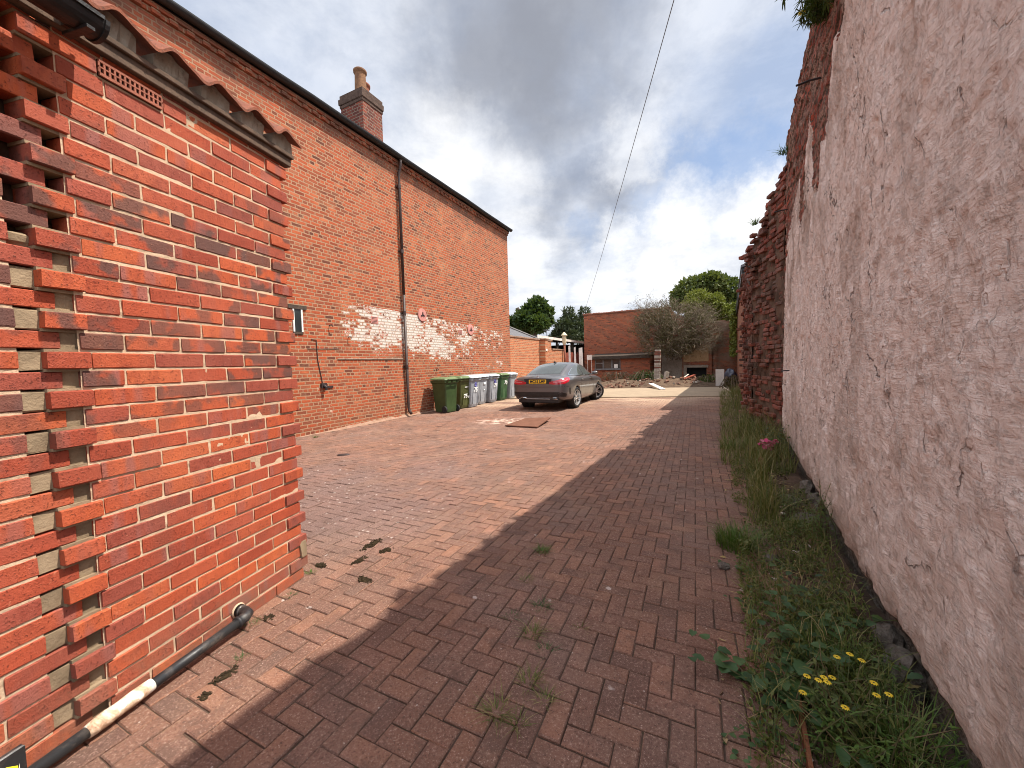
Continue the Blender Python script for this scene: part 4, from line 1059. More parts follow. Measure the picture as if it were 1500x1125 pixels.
(x0, z1), (x1, z0) = rpx(999, 503, -.45), rpx(1043, 556, -.45); (ox0, oz1), (ox1, oz0) = rpx(1006, 538, -.45), rpx(1035, 553, -.45); oz0 = min(oz0, .35)
b = MB(); b.box(x0, ox0, -.45, -.152, -.2, z1); b.box(ox1, x1, -.45, -.152, -.2, z1); b.box(ox0, ox1, -.45, -.152, oz1, z1); b.build('chimney_breast', M['ruin_brick'], ru)
b = MB(); b.box(ox0, ox1, -.17, -.153, -.2, oz1); b.box(ox0,ox1,-.45,-.16,oz1-.004,oz1-.001); b.build('hearth', M['soot'], ru)
(tx0, tz1), (tx1, tz0) = rpx(1001, 507, -.47), rpx(1038, 529, -.47); b = MB(); V = []
for i in range(n+1):
    x = tx0+(tx1-tx0)*i/n; V += [(x, -.475, tz0+.08*(random.random()-.5)), (x, -.475, tz1+.10*(random.random()-.5)), (x, -.45, tz0), (x, -.45, tz1)]
b.add(V, [(4*i,4*i+4,4*i+5,4*i+1) for i in range(n)]+[(4*i+1,4*i+5,4*i+7,4*i+3) for i in range(n)]+[(4*i,4*i+2,4*i+6,4*i+4) for i in range(n)]); tag(b.build('plaster_panel', M['tan_plaster'], ru), 'tan plaster patch over the fireplace')
b = MB(); b.cbox(ox0-.16, ox1+.10, -.50, -.45, oz1-.02, oz1+.14, .02, 0, None, None, .02); b.cbox(ox0-.17, ox0-.01, -.49, -.45, 0, oz1-.02, .02, 0, None, None, .01); b.build('surround', M['old_plaster'], ru)
(x0, z1), (x1, z0) = rpx(1044, 470, -.28), rpx(1050, 560, -.28); b = MB(); b.box(x0, x1, -.28, -.152, -.2, rzt-.3); b.build('stub_wall', M['ruin_brick'], ru)
# whitewashed pier under the thicket
q = at(962.5, 540, 21.0); wpz = at(960, 512, 21.0).z
pr = MB(); xq = 0
for k in range(int(wpz/.078)):
    pr.cbox(-.15+random.uniform(-.012,.012), .15+random.uniform(-.012,.012), -.15, .15, k*.078, k*.078+.070, .008, 0 if random.random() < .72 else 1, None, Matrix.Rotation(.010*k/10, 4, 'Y'), .006)
po = pr.build('brick_pier', [M['whitewashed'], M['broken_brick']]); po.location = (q.x, q.y, 0); po.rotation_euler = (0,0,R(-27))
tag(po, 'slim brick pier with flaking whitewash beneath the bare thicket', 'pier')
# upright slab, sack, planks, scraps and broken bricks
q = gp(1054.5, 567); sz = at(1054, 542, q.y).z; w = 11/563*q.y/2
b = MB(); b.cbox(-w, w, -.035, .035, 0, sz, .006, 0, None, Matrix.Rotation(-.03, 4, 'X'), .003); o = b.build('paving_slab', M['pale_concrete']); o.location = (q.x, q.y, .03); o.rotation_euler = (0,0,R(-24))
tag(o, 'pale grey concrete slab standing on end by the right-hand wall', 'slab')
q = at(1070.5, 556, 19.0); b = bmesh.new(); bmesh.ops.create_icosphere(b, subdivisions=4, radius=1)
for v in b.verts:
    p = v.co; n_ = float(fbm(p.x*1.9+3, p.y*1.9+p.z*2.3, 4, 90)); k = .70+.6*n_; v.co = Vector((p.x*.30*k, p.y*.28*k, p.z*.44*k))
me = bpy.data.meshes.new('rubbish_sack'); b.to_mesh(me); b.free(); me.materials.append(M['sack_blue']); me.polygons.foreach_set('use_smooth', [True]*len(me.polygons))
o = bpy.data.objects.new('rubbish_sack', me); COL.objects.link(o); o.location = (q.x, q.y, .42); tag(o, 'crumpled dark blue black rubbish sack right of the standing slab', 'sack')
def plank(p0, p1, w, t, mat, label):
    p0 = Vector(p0); p1 = Vector(p1); d = (p1-p0); L = d.length; d.normalize(); s_ = d.cross(Vector((0,0,1))).normalized(); u_ = s_.cross(d)
    Mx = Matrix((( d.x,s_.x,u_.x,p0.x),(d.y,s_.y,u_.y,p0.y),(d.z,s_.z,u_.z,p0.z),(0,0,0,1)))
    b = MB(); b.cbox(0, L, -w/2, w/2, -t/2, t/2, min(.006, t*.3), 0, None, Mx, .003); tag(b.build('plank', mat), label, 'plank', 'planks lying in the rubble')
q0 = at(953.5, 562, 19.0); q1 = gp(970, 572)
plank((q0.x, q0.y, q0.z), (q1.x, q1.y-.1, .06), .22, .04, M['white_paint'], 'pale cream plank sloping down onto the slab edge')
q0 = at(985, 561, 19.6); q1 = at(1018, 549, 20.3); plank(q0, q1, .16, .05, M['timber_red'], 'dark red painted plank tilted across the rubble heap')
q0 = at(990, 562, 19.5); q1 = at(1010, 551, 20.2); plank(q0+Vector((0,0,.02)), q1+Vector((0,.1,.1)), .06, .03, M['timber_pale'], 'thin weathered batten lying beside the dark red plank')
q0 = at(1011, 561, 19.4); q1 = at(1028, 556.5, 19.8); plank(q0, q1, .07, .03, M['white_paint'], 'thin white batten right of the dark red plank')
q0 = at(1060, 566, 18.2); q1 = gp(1072, 577); plank(q0, (q1.x, q1.y, .05), .05, .03, M['timber_pale'], 'grey stick leaning right of the standing slab')
q0 = at(975, 548, 20.2); b = MB(); b.cbox(-.12,.12,-.05,.05,0,.42,.01,0,None,None,.01); o = b.build('stone_block', M['whitewashed']); o.location = (q0.x, q0.y, wz(q0.x,q0.y)-.05); o.rotation_euler = (.1,.15,.4)
tag(o, 'pale block standing in the rubble beside the whitewashed pier', 'block')
protos = []
for k in range(7):
    b = bmesh.new(); bmesh.ops.create_cube(b, size=1); bmesh.ops.subdivide_edges(b, edges=b.edges, cuts=2, use_grid_fill=True)
    L = random.choice((.215,.15,.11))
    for v in b.verts:
        p = v.co; n_ = Vector((float(vn(p.x*3+k,p.y*3+p.z,k))-.5, float(vn(p.y*3+k,p.z*3,k+5))-.5, float(vn(p.z*3+k,p.x*3,k+9))-.5))
        v.co = Vector((p.x*L, p.y*.103, p.z*.066))+n_*.025
    me = bpy.data.meshes.new('broken_brick'); b.to_mesh(me); b.free(); me.materials.append(M['rubble_mix'] if k < 6 else M['old_plaster']); protos.append(me)
rub_lab = 'broken brick or mortar lump lying in the rubble beyond the slab'
for k in range(170):
    u = random.random()
    px = 885+random.random()*165; Y0 = random.choice((19.2,19.5,20.2,21.0))+random.random()*.8
    q = at(px, 560, Y0); z = wz(q.x, q.y)
    o = bpy.data.objects.new('broken_brick', random.choice(protos)); COL.objects.link(o); o.location = (q.x, q.y, z+.02); o.rotation_euler = (random.gauss(0,.5), random.gauss(0,.5), random.random()*6.3)
    s_ = random.uniform(.4,1.3); o.scale = (s_,s_,s_*random.uniform(.8,1.3)); tag(o, rub_lab, 'rubble', 'broken bricks in the rubble')

# ================================================================== OVERHEAD WIRE
A_, B_ = at(1004, -60, 8.5), at(857.5, 452, 42.0); pts = []
for i in range(41):
    t = i/40; p = A_.lerp(B_, t); p.z -= .22*4*t*(1-t); pts.append(p)
b = MB(); b.tube(pts, .011, 6); tag(b.build('overhead_wire', M['wire']), 'single overhead wire running down the sky to the far trees', 'wire')

# ================================================================== TREES
def leaf(b, p, d, L, w, rnd, m=0, fold=.25):
    d = d.normalized(); s_ = d.cross(Vector((random.gauss(0,1),random.gauss(0,1),random.gauss(0,1))))
    if s_.length < 1e-3: s_ = Vector((1,0,0))
    s_.normalize(); n_ = d.cross(s_)
    mid = p+d*L*.5
    b.add([p, mid+s_*w/2+n_*w*fold, p+d*L, mid-s_*w/2+n_*w*fold], [(0,1,2),(0,2,3)], m, rnd)
def crown(b, clumps, n, L, w, dens=.55, down=.1):
    tot = sum(c[1]**2 for c in clumps)
    for (c, r, sq) in clumps:
        c = Vector(c); k = int(n*r*r/tot); tone = random.gauss(0,.12)
        for i in range(k):
            d = Vector((random.gauss(0,1),random.gauss(0,1),random.gauss(0,1))).normalized()
            rr = r*(dens+(1-dens)*random.random()**.5)*(.82+.36*float(vn(d.x*3+c.x, d.y*3+d.z*2, 3)))
            p = c+Vector((d.x*rr, d.y*rr, d.z*rr*sq))
            q = (d+Vector((random.gauss(0,.8),random.gauss(0,.8),random.gauss(0,.8)-down)))
            leaf(b, p, q, L*random.uniform(.6,1.3), w*random.uniform(.6,1.2), min(1,max(0,.5+tone+random.gauss(0,.22))))
def limb(b, p0, p1, r0, r1, n=6, wob=.08):
    p0 = Vector(p0); p1 = Vector(p1); L = (p1-p0).length; pts = []
    for i in range(n+1):
        t = i/n; pts.append(p0.lerp(p1,t)+Vector((random.gauss(0,1),random.gauss(0,1),random.gauss(0,.5)))*wob*L*.3*math.sin(math.pi*t))
    b.tube(pts, [r0+(r1-r0)*i/n for i in range(n+1)], 7)
def tree(name, label, base, trunk_top, clumps, leafmat, n, L, w, tr=.25, group=None, dens=.55, extra=None):
    e = empty(name, base, 0, label, 'tree', group); B0 = Vector(base)
    b = MB(); limb(b, (0,0,-.3), Vector(trunk_top)-B0, tr, tr*.55)
    for (c, r, sq) in clumps:
        if random.random() < .85: limb(b, (Vector(trunk_top)-B0)*random.uniform(.6,1.0), Vector(c)-B0, tr*.4, .03, 6, .15)
    if extra: extra(b, B0)
    b.build('trunk', M['bark'], e, True)
    b = MB(); crown(b, [(Vector(c)-B0, r, sq) for (c, r, sq) in clumps], n, L, w, dens); b.build('crown', M[leafmat], e, False, False)
    return e
def px_clumps(Y, lst):     # (px, py, radius in px, squash, depth offset)
    out = []
    for (px, py, rp, sq, dy) in lst:
        y = Y+dy; out.append((at(px, py, y), rp/563*y, sq))
    return out
cl = px_clumps(44, [(778,460,14,.85,0),(792,462,13,.9,1),(768,468,12,.8,-1),(786,448,10,.9,0),(800,470,8,.8,1),(760,472,9,.8,0),(788,474,13,.7,-1),(774,478,12,.7,1),(752,474,8,.8,0),(803,456,5,.9,0)])
q = at(781,500,44)
def stub(b, B0):
    p0 = at(766,470,44)-B0; p1 = at(757.5,451,43.6)-B0; limb(b, p0, p1, .28, .22, 4, .02)
    limb(b, at(779,480,43.2)-B0, at(776,463,43)-B0, .12, .08, 4, .02)
tree('broadleaf_tree', 'rounded dark green tree with a pale lopped limb beyond the garden wall', (q.x,q.y,0), at(781,476,44), cl, 'leaf_dark', 5200, .62, .42, .4, 'trees beyond the yard', extra=stub)
cl = px_clumps(52, [(833,457,7,.8,0),(834,468,11,.6,0),(856,457,7,.8,1),(857,470,11,.6,1),(826,476,12,.5,-1),(846,480,15,.5,0),(820,488,11,.5,0),(838,492,16,.5,-1),(862,484,12,.5,0),(852,494,14,.5,0),(812,495,7,.5,0),(832,484,14,.5,1)])
q = at(840,505,52)
tree('conifer_tree', 'layered grey green conifer with two tufted tops beside the rear building', (q.x,q.y,0), at(838,466,52), cl, 'leaf_conifer', 6500, .55, .20, .3, 'trees beyond the yard', dens=.4)
cl = px_clumps(36, [(1012,428,24,.8,0),(1038,420,24,.8,0),(1060,428,24,.85,0),(1045,415,15,.9,-1),(1076,446,17,.9,0),(1003,440,18,.8,0),(1030,445,28,.8,1),(1060,452,26,.8,1),(1020,415,12,.8,0),(1082,432,10,.9,0),(992,432,8,.9,0)])
q = at(1045,520,36)
tree('broadleaf_tree', 'tall dome of deep green foliage at the back of the ruined wall', (q.x,q.y,0), at(1042,450,36), cl, 'leaf_mid', 9500, .40, .27, .35, 'trees beyond the yard', dens=.5)
cl = px_clumps(26, [(1022,438,17,.75,0),(1042,444,17,.7,0),(1012,448,13,.7,-.5),(1060,458,17,.7,0),(1036,460,17,.6,.4),(1074,462,12,1.0,-.5),(1080,478,9,1.2,-1),(1050,436,8,.8,0),(1026,470,12,.6,-.3),(1078,450,8,.9,-.5)])
q = at(1040,540,27)
tree('bushy_tree', 'bright yellow green bushy tree in front of the dark dome', (q.x,q.y,0), at(1040,465,26.5), cl, 'leaf_yellow', 7000, .20, .11, .12, 'trees beyond the yard', dens=.3)
# bare thicket sprawling over the ruined wall
th = empty('bare_thicket', at(985,515,23.0)*1.0, 0, 'sprawling grey thicket of bare twigs over the ruined wall', 'shrub'); T0 = Vector(th.location)
tb = MB(); lb = MB()
def twig(p, d, L, r, depth):
    n_ = 4; pts = [p]; q = p.copy(); dd = d.normalized()
    for i in range(n_):
        dd = (dd+Vector((random.gauss(0,.22),random.gauss(0,.22),random.gauss(0,.20)-.03))).normalized(); q = q+dd*L/n_; pts.append(q.copy())
    tb.tube(pts, [r*(1-.7*i/n_) for i in range(n_+1)], 3, 0, None, False)
    if depth > 0:
        for k in range(3 if depth > 1 else 4):
            i = random.randint(1, n_); twig(pts[i], (dd+Vector((random.gauss(0,.7),random.gauss(0,.7),random.gauss(.05,.6)))), L*random.uniform(.4,.7), r*.55, depth-1)
    else:
        if random.random() < .55: leaf(lb, pts[-1], Vector((random.gauss(0,1),random.gauss(0,1),random.gauss(0,1))), .07, .045, random.random())
for k in range(900):
    cx = random.uniform(942, 1052); cy = random.uniform(452, 512); Y = random.uniform(22.0, 24.2)
    e_ = ((cx-985)/62)**2+((cy-490)/52)**2
    if e_ > 1: continue
    p = at(cx, cy, Y)-T0; d = Vector((cx-985+random.gauss(0,22), random.gauss(-10,25), (496-cy)+random.gauss(10,20)))
    twig(p, d, random.uniform(.35,.85), .011, 2)
for k in range(9):
    p0 = Vector((random.uniform(-1,.6), random.uniform(-.2,.3), -.5)); p1 = at(random.uniform(935,1040), random.uniform(445,500), random.uniform(22,24))-T0
    limb(tb, p0, p1, .035, .010, 7, .25)
for k in range(13000):
    d = Vector((random.gauss(0,1),random.gauss(0,1),random.gauss(0,1))).normalized()*random.random()**.45
    px = 983+d.x*55*(.8+.4*float(vn(d.x*3,d.z*3,8))); py = 484-d.z*43*(.8+.4*float(vn(d.z*3+5,d.x*3,9)))
    if vn(px*.09, py*.09, 12) < .30: continue
    leaf(lb, at(px, py, 23.1+d.y*1.1)-T0, Vector((random.gauss(0,1),random.gauss(0,1),random.gauss(0,1))), .085, .05, random.random()*.9)
tb.build('branches', M['twig'], th, False, False); lb.build('leaves', M['leaf_grey'], th, False, False)
# ================================================================== CAR
def carpaint():
    t = NT('grey_metallic_paint'); c = t.coord()
    fl = t.noise(c, 900.0, 2.0); d = t.noise(c, 3.0, 4.0)
    col = t.mix(fl, (.095,.088,.088), (.155,.146,.144))
    p = t.n('ShaderNodeBsdfPrincipled'); o = t.n('ShaderNodeOutputMaterial')
    t.put(p.inputs['Base Color'], col); p.inputs['Metallic'].default_value = .55; t.put(p.inputs['Roughness'], t.mr(d, .3, .7, .28, .38))
    p.inputs['Coat Weight'].default_value = .8; p.inputs['Coat Roughness'].default_value = .06
    t.t.links.new(p.outputs[0], o.inputs[0]); M['paint'] = t.mat
carpaint()
M['car_glass'] = plain('car_glass', (.075,.085,.085), .04, .1, 2, spec=1.0)
M['seat_grey'] = plain('seat_grey', (.22,.20,.18), .8, .1)
M['chrome'] = plain('chrome', (.75,.75,.74), .18, .05, 5, metal=1.0)
M['alloy'] = plain('alloy', (.55,.55,.54), .3, .1, 8, metal=.7)
M['trim_black'] = plain('trim_black', (.018,.017,.017), .4, .2)
M['tail_red'] = plain('tail_red', (.46,.012,.025), .18, .25, 9, spec=.6, Coat_Weight=.8)
M['tail_pale'] = plain('tail_pale', (.60,.16,.17), .2, .1, 9, spec=.6)
M['plate_yellow'] = plain('plate_yellow', (.80,.46,.02), .45, .05)
M['plate_ink'] = plain('plate_ink', (.02,.02,.02), .5, .05)
car = empty('parked_car', (1.20, 12.08, .005), R(-26.0), 'dark grey four-door saloon parked nose away at the end of the bins', 'car')
def loft(stations, ringf, levels=2):
    V = []; F = []; m = None
    for st in stations:
        h = ringf(*st); full = h+[(-x, y, z) for (x, y, z) in h[::-1] if abs(x) > 1e-6]
        m = len(full); V += full
    k = len(stations)
    for i in range(k-1):
        for j in range(m): n_ = (j+1) % m; F.append((i*m+j, i*m+n_, (i+1)*m+n_, (i+1)*m+j))
    F.append(tuple(range(m))); F.append(tuple(range((k-1)*m, k*m))[::-1])
    me = bpy.data.meshes.new('loft'); me.from_pydata(V, [], F)
    b = bmesh.new(); b.from_mesh(me); bmesh.ops.recalc_face_normals(b, faces=b.faces); b.to_mesh(me); b.free()
    o = bpy.data.objects.new('loft', me); COL.objects.link(o)
    s_ = o.modifiers.new('s', 'SUBSURF'); s_.levels = s_.render_levels = levels
    return o
def bake(o, name, mat, parent, smooth=True):
    me = bpy.data.meshes.new_from_object(o.evaluated_get(bpy.context.evaluated_depsgraph_get()))
    old = o.data; bpy.data.objects.remove(o); bpy.data.meshes.remove(old)
    me.name = name; me.materials.clear(); me.materials.append(mat)
    if smooth: me.polygons.foreach_set('use_smooth', [True]*len(me.polygons))
    n_ = bpy.data.objects.new(name, me); COL.objects.link(n_); n_.parent = parent; return n_
def body_ring(y, w, zb, zs, zd):
    return [(0,y,zb),(w*.78,y,zb),(w*.93,y,zb+.04),(w*.985,y,zb+.16),(w*.99,y,zb+(zs-zb)*.52),(w,y,zs-.14),(w*.985,y,zs-.05),(w*.90,y,zs+(zd-zs)*.35),(w*.66,y,zs+(zd-zs)*.8),(0,y,zd)]
bs = [(-1.045,.60,.46,.80,.92),(-1.03,.72,.40,.86,.99),(-.96,.81,.33,.91,1.028),(-.86,.852,.29,.93,1.035),(-.6,.876,.26,.95,1.045),(-.35,.892,.22,.955,1.05),(0,.895,.20,.95,1.05),(.6,.885,.18,.925,1.03),(1.3,.88,.17,.91,1.01),(2.0,.882,.17,.90,1.0),(2.45,.89,.18,.885,.985),(2.7,.892,.19,.865,.96),(3.1,.892,.22,.82,.91),(3.40,.86,.25,.74,.83),(3.56,.77,.29,.66,.73),(3.66,.60,.36,.58,.63)]
bo_ = loft(bs, body_ring)
# wheel arches cut out
cut = bmesh.new()
for y in (0, 2.70):
    for sx in (-1, 1):
        bmesh.ops.create_cone(cut, cap_ends=True, segments=36, radius1=.362, radius2=.362, depth=.5, matrix=Matrix.Translation((sx*.87, y, .325)) @ Matrix.Rotation(math.pi/2, 4, 'Y'))
cm = bpy.data.meshes.new('cut'); cut.to_mesh(cm); cut.free(); co = bpy.data.objects.new('cut', cm); COL.objects.link(co)
md = bo_.modifiers.new('b', 'BOOLEAN'); md.object = co; md.operation = 'DIFFERENCE'; md.solver = 'EXACT'
body = bake(bo_, 'body', M['paint'], car); bpy.data.objects.remove(co); bpy.data.meshes.remove(cm)
for p in body.data.polygons:
    c = p.center
    if abs(c.x) > .60 and any(math.hypot(c.y-y, c.z-.325) < .358 for y in (0, 2.7)): p.use_smooth = False
b = MB()
for y in (0, 2.70):
    for sx in (-1, 1):
        b.lathe([(.001,0),(.358,0),(.358,.24)], 32, 0, None, Matrix.Translation((sx*.625, y, .325)) @ Matrix.Rotation(sx*math.pi/2, 4, 'Y'))
b.build('arch_liner', M['trim_black'], car)
def gh_ring(y, wb, wr, zr):
    zb = .90; return [(0,y,zb),(wb*.8,y,zb),(wb,y,zb+.03),(wb-(wb-wr)*.12,y,min(zb+.10,zr-.02)),(wr+(wb-wr)*.40,y,zb+.03+(zr-zb-.03)*.62),(wr+.035,y,zb+(zr-zb)*.90),(wr-.06,y,zr-.012),(wr*.5,y,zr+.012),(0,y,zr+.018)]
gs = [(-.74,.60,.52,.99),(-.60,.66,.54,1.035),(-.38,.72,.535,1.115),(0,.765,.525,1.255),(.40,.79,.53,1.352),(.85,.80,.545,1.395),(1.25,.80,.55,1.392),(1.65,.79,.545,1.340),(2.0,.77,.54,1.235),(2.35,.72,.55,1.075),(2.55,.68,.56,.97)]
gho = bake(loft(gs, gh_ring), 'roof', M['paint'], car)
def bvh(o):
    return BVHTree.FromPolygons([v.co.copy() for v in o.data.vertices], [tuple(p.vertices) for p in o.data.polygons])
bv_b, bv_g = bvh(body), bvh(gho)
def patch(name, fray, tree_, lo, hi, n, m, off, mat, parent=car, thick=0):
    # surface strip between two boundary curves, laid on the body by casting rays
    b = MB(); V = []
    for i in range(n+1):
        t = i/n
        for j in range(m+1):
            a0, a1 = lo(t), hi(t); q = (a0[0]+(a1[0]-a0[0])*j/m, a0[1]+(a1[1]-a0[1])*j/m)
            o_, d_ = fray(*q); hit = tree_.ray_cast(Vector(o_), Vector(d_).normalized())
            if hit[0] is None: p = Vector(o_)+Vector(d_).normalized()*1.0
            else: p = hit[0]-Vector(d_).normalized()*off
            V.append(p)
    b.add(V, [(i*(m+1)+j,(i+1)*(m+1)+j,(i+1)*(m+1)+j+1,i*(m+1)+j+1) for i in range(n) for j in range(m)], 0)
    return b.build(name, mat, parent, True, False)
def poly(pts):
    def f(t):
        if t >= 1: return pts[-1]
        k = t*(len(pts)-1); i = int(k); u = k-i; return (pts[i][0]+(pts[i+1][0]-pts[i][0])*u, pts[i][1]+(pts[i+1][1]-pts[i][1])*u)
    return f
rear = lambda x, z: ((x, -3, z), (0, 1, 0))
top = lambda x, y: ((x, y, 3), (0, 0, -1))
def side(sx): return lambda y, z: ((sx*3, y, z), (-sx, 0, 0))
def rad(sx): return lambda th_, z: ((sx*3*math.sin(R(th_)), -3*math.cos(R(th_))-.1, z), (-sx*math.sin(R(th_)), math.cos(R(th_)), 0))
# glass
patch('rear_window', top, bv_g, poly([(-.50,-.50),(-.25,-.56),(0,-.575),(.25,-.56),(.50,-.50)]), poly([(-.46,.36),(-.22,.40),(0,.41),(.22,.40),(.46,.36)]), 20, 14, .006, M['car_glass'])
patch('windscreen', top, bv_g, poly([(-.52,2.42),(0,2.50),(.52,2.42)]), poly([(-.46,1.62),(0,1.58),(.46,1.62)]), 14, 12, .005, M['car_glass'])
for sx in (-1, 1):
    patch('side_window', side(sx), bv_g, poly([(-.22,1.035),(.25,1.00),(.95,.985)]), poly([(-.10,1.085),(.30,1.215),(.60,1.285),(.95,1.315)]), 14, 8, .006, M['car_glass'])
    patch('side_window', side(sx), bv_g, poly([(1.02,.983),(1.6,.97),(2.18,.965)]), poly([(1.02,1.315),(1.45,1.29),(1.85,1.175),(2.18,.985)]), 14, 8, .006, M['car_glass'])
    patch('window_trim', side(sx), bv_g, poly([(-.27,1.018),(.25,.985),(1.6,.955),(2.22,.945)]), poly([(-.24,1.037),(.25,1.002),(1.6,.972),(2.22,.962)]), 20, 1, .009, M['chrome'])
    patch('window_trim', side(sx), bv_g, poly([(-.27,1.03),(-.12,1.085),(.30,1.22)]), poly([(-.24,1.03),(-.085,1.078),(.30,1.207)]), 10, 1, .009, M['chrome'])
    # lamps
    tl = patch('tail_light', rad(sx), bv_b, poly([(21,.785),(30,.770),(42,.785),(53,.850),(58,.925)]), poly([(21,.845),(30,.888),(40,.930),(51,.972),(58,.960)]), 18, 6, .006, M['tail_red'])
    patch('lamp_band', rad(sx), bv_b, poly([(27,.815),(40,.84),(50,.90)]), poly([(27,.835),(40,.866),(50,.924)]), 10, 1, .010, M['tail_pale'], tl)
    # bumper corner vent and reflector, door shut lines, handles
    patch('bumper_vent', rad(sx), bv_b, poly([(54,.50),(60,.46)]), poly([(53,.66),(60,.66)]), 5, 4, .004, M['trim_black'])
    for (yy, z0_, z1_) in ((.42,.34,.94),(1.0,.26,.955),(2.02,.28,.93)):
        patch('shut_line', side(sx), bv_b, poly([(yy-.005,z0_),(yy-.005,z1_)]), poly([(yy+.005,z0_),(yy+.005,z1_)]), 8, 1, .002, M['trim_black'])
    patch('swage_line', side(sx), bv_b, poly([(.35,.56),(1.3,.46),(2.3,.40)]), poly([(.35,.572),(1.3,.472),(2.3,.412)]), 16, 1, .002, M['alloy']) if False else None
    for yy in (.58, 1.62):
        hit = bv_b.ray_cast(Vector((sx*3, yy, .845)), Vector((-sx,0,0)))[0]
        b = MB(); b.cbox(min(hit.x,hit.x+sx*.03), max(hit.x,hit.x+sx*.03), yy-.11, yy+.11, .833, .862, .008); b.build('door_handle', M['paint'], car, True)
    b = MB(); b.lathe([(.001,-.10),(.05,-.09),(.085,-.03),(.085,.05),(.06,.085),(.001,.09)], 14, 0, None, Matrix.Translation((sx*.965, 1.86, 1.015)) @ Matrix.Rotation(sx*math.pi/2, 4, 'Y') @ Matrix.Scale(.72, 4, (1,0,0)))
    b.box(min(sx*.80,sx*.93),max(sx*.80,sx*.93),1.85,1.90,.955,.985); b.build('wing_mirror', M['paint'], car, True)
    patch('sill_trim', side(sx), bv_b, poly([(.42,.19),(2.3,.185)]), poly([(.42,.235),(2.3,.23)]), 10, 2, .006, M['trim_black'])
# tail: plate recess, plate, emblem, bumper insert, diffuser, exhausts
patch('plate_recess', rear, bv_b, poly([(-.40,.80),(.40,.80)]), poly([(-.43,.935),(0,.945),(.43,.935)]), 16, 4, .003, M['trim_black'])
pl = patch('number_plate', rear, bv_b, poly([(-.27,.806),(.27,.806)]), poly([(-.27,.915),(.27,.915)]), 10, 3, .012, M['plate_yellow'])
py_ = bv_b.ray_cast(Vector((0,-3,.86)), Vector((0,1,0)))[0].y
text_mesh('plate_text', 'MC15 LMF', .105, M['plate_ink'], pl, Matrix.Translation((0, py_-.017, .860)) @ Matrix.Rotation(math.pi/2, 4, 'X'), .004)
em = MB(); ey = bv_b.ray_cast(Vector((0,-3,.985)), Vector((0,1,0)))[0].y
for k in range(24):
    t0, t1 = 2*math.pi*k/24, 2*math.pi*(k+1)/24
    em.tube([(.040*math.cos(t0),ey-.012,.983+.040*math.sin(t0)),(.040*math.cos(t1),ey-.012,.983+.040*math.sin(t1))], .005, 5)
for an in (90, 210, 330): em.tube([(0,ey-.014,.983),(.038*math.cos(R(an)),ey-.012,.983+.038*math.sin(R(an)))], [.007,.002], 4)
em.build('emblem', M['chrome'], car)
patch('boot_line', rear, bv_b, poly([(-.70,.935),(-.43,.80),(0,.788),(.43,.80),(.70,.935)]), poly([(-.70,.945),(-.43,.812),(0,.798),(.43,.812),(.70,.945)]), 24, 1, .003, M['trim_black'])
patch('bumper_line', rad(1), bv_b, poly([(-58,.705),(0,.695),(58,.705)]), poly([(-58,.714),(0,.704),(58,.714)]), 30, 1, .003, M['trim_black'])
patch('bumper_insert', rad(1), bv_b, poly([(-46,.42),(0,.405),(46,.42)]), poly([(-47,.50),(-38,.555),(0,.555),(38,.555),(47,.50)]), 30, 4, .004, M['trim_black'])
patch('bumper_edge', rad(1), bv_b, poly([(-47,.50),(-38,.555),(0,.555),(38,.555),(47,.50)]), poly([(-49,.515),(-40,.575),(0,.575),(40,.575),(49,.515)]), 30, 1, .010, M['paint'])
b = MB(); b.cbox(-.62,.62,-1.02,-.60,.235,.40,.02); b.build('diffuser', M['trim_black'], car)
b = MB(); b.cbox(-.60,.60,-1.035,-1.015,.345,.362,.004); b.build('diffuser_strip', M['alloy'], car)
for sx in (-1, 1):
    b = MB(); b.cbox(sx*.47-.10, sx*.47+.10, -1.055, -.90, .335, .405, .014); e_ = b.build('exhaust_trim', M['chrome'], car, True)
    b = MB(); b.box(sx*.47-.082, sx*.47+.082, -1.058, -1.0555, .350, .390); b.build('exhaust_bore', M['trim_black'], e_)
b = MB(); b.hexa([(-.025,.42,1.375),(.025,.42,1.375),(.02,.62,1.395),(-.02,.62,1.395),(-.006,.42,1.44),(.006,.42,1.44),(.006,.50,1.43),(-.006,.50,1.43)]); b.build('roof_fin', M['trim_black'], car)
b = MB()
for x in (-.42,.42): b.cbox(x-.13,x+.13,.30,.40,1.02,1.16,.03)
sh_ = b.build('headrest', M['seat_grey'], car)
def wheel():
    w = empty('wheel'); b = MB()
    b.lathe([(.235,-.10),(.28,-.112),(.305,-.10),(.318,-.07),(.320,0),(.318,.07),(.305,.10),(.28,.112),(.235,.10),(.225,.06),(.225,-.06)], 40); b.build('tyre', M['rubber'], w, True)
    r_ = MB(); r_.lathe([(.225,-.06),(.238,.085),(.236,.104),(.222,.102),(.205,.04)], 40)
    for k in range(5):
        for dlt in (-.20, .20):
            a0 = 2*math.pi*k/5; c0 = Vector((math.cos(a0+dlt*1.2)*.045, math.sin(a0+dlt*1.2)*.045, .075)); c1 = Vector((math.cos(a0+dlt)*.225, math.sin(a0+dlt)*.225, .088))
            d = (c1-c0).normalized(); s_ = Vector((-d.y, d.x, 0)).normalized()*.015
            r_.hexa([c0-s_-Vector((0,0,.03)), c0+s_-Vector((0,0,.03)), c1+s_-Vector((0,0,.03)), c1-s_-Vector((0,0,.03)), c0-s_, c0+s_, c1+s_, c1-s_])
    r_.lathe([(.001,.092),(.045,.088),(.055,.06),(.055,.0)], 20)
    rim = r_.build('rim', M['alloy'], w, False); d_ = MB(); d_.lathe([(.001,.01),(.15,.01),(.222,-.02)], 30); d_.build('brake_disc', M['trim_black'], w)
    return w
w0 = wheel(); first = True
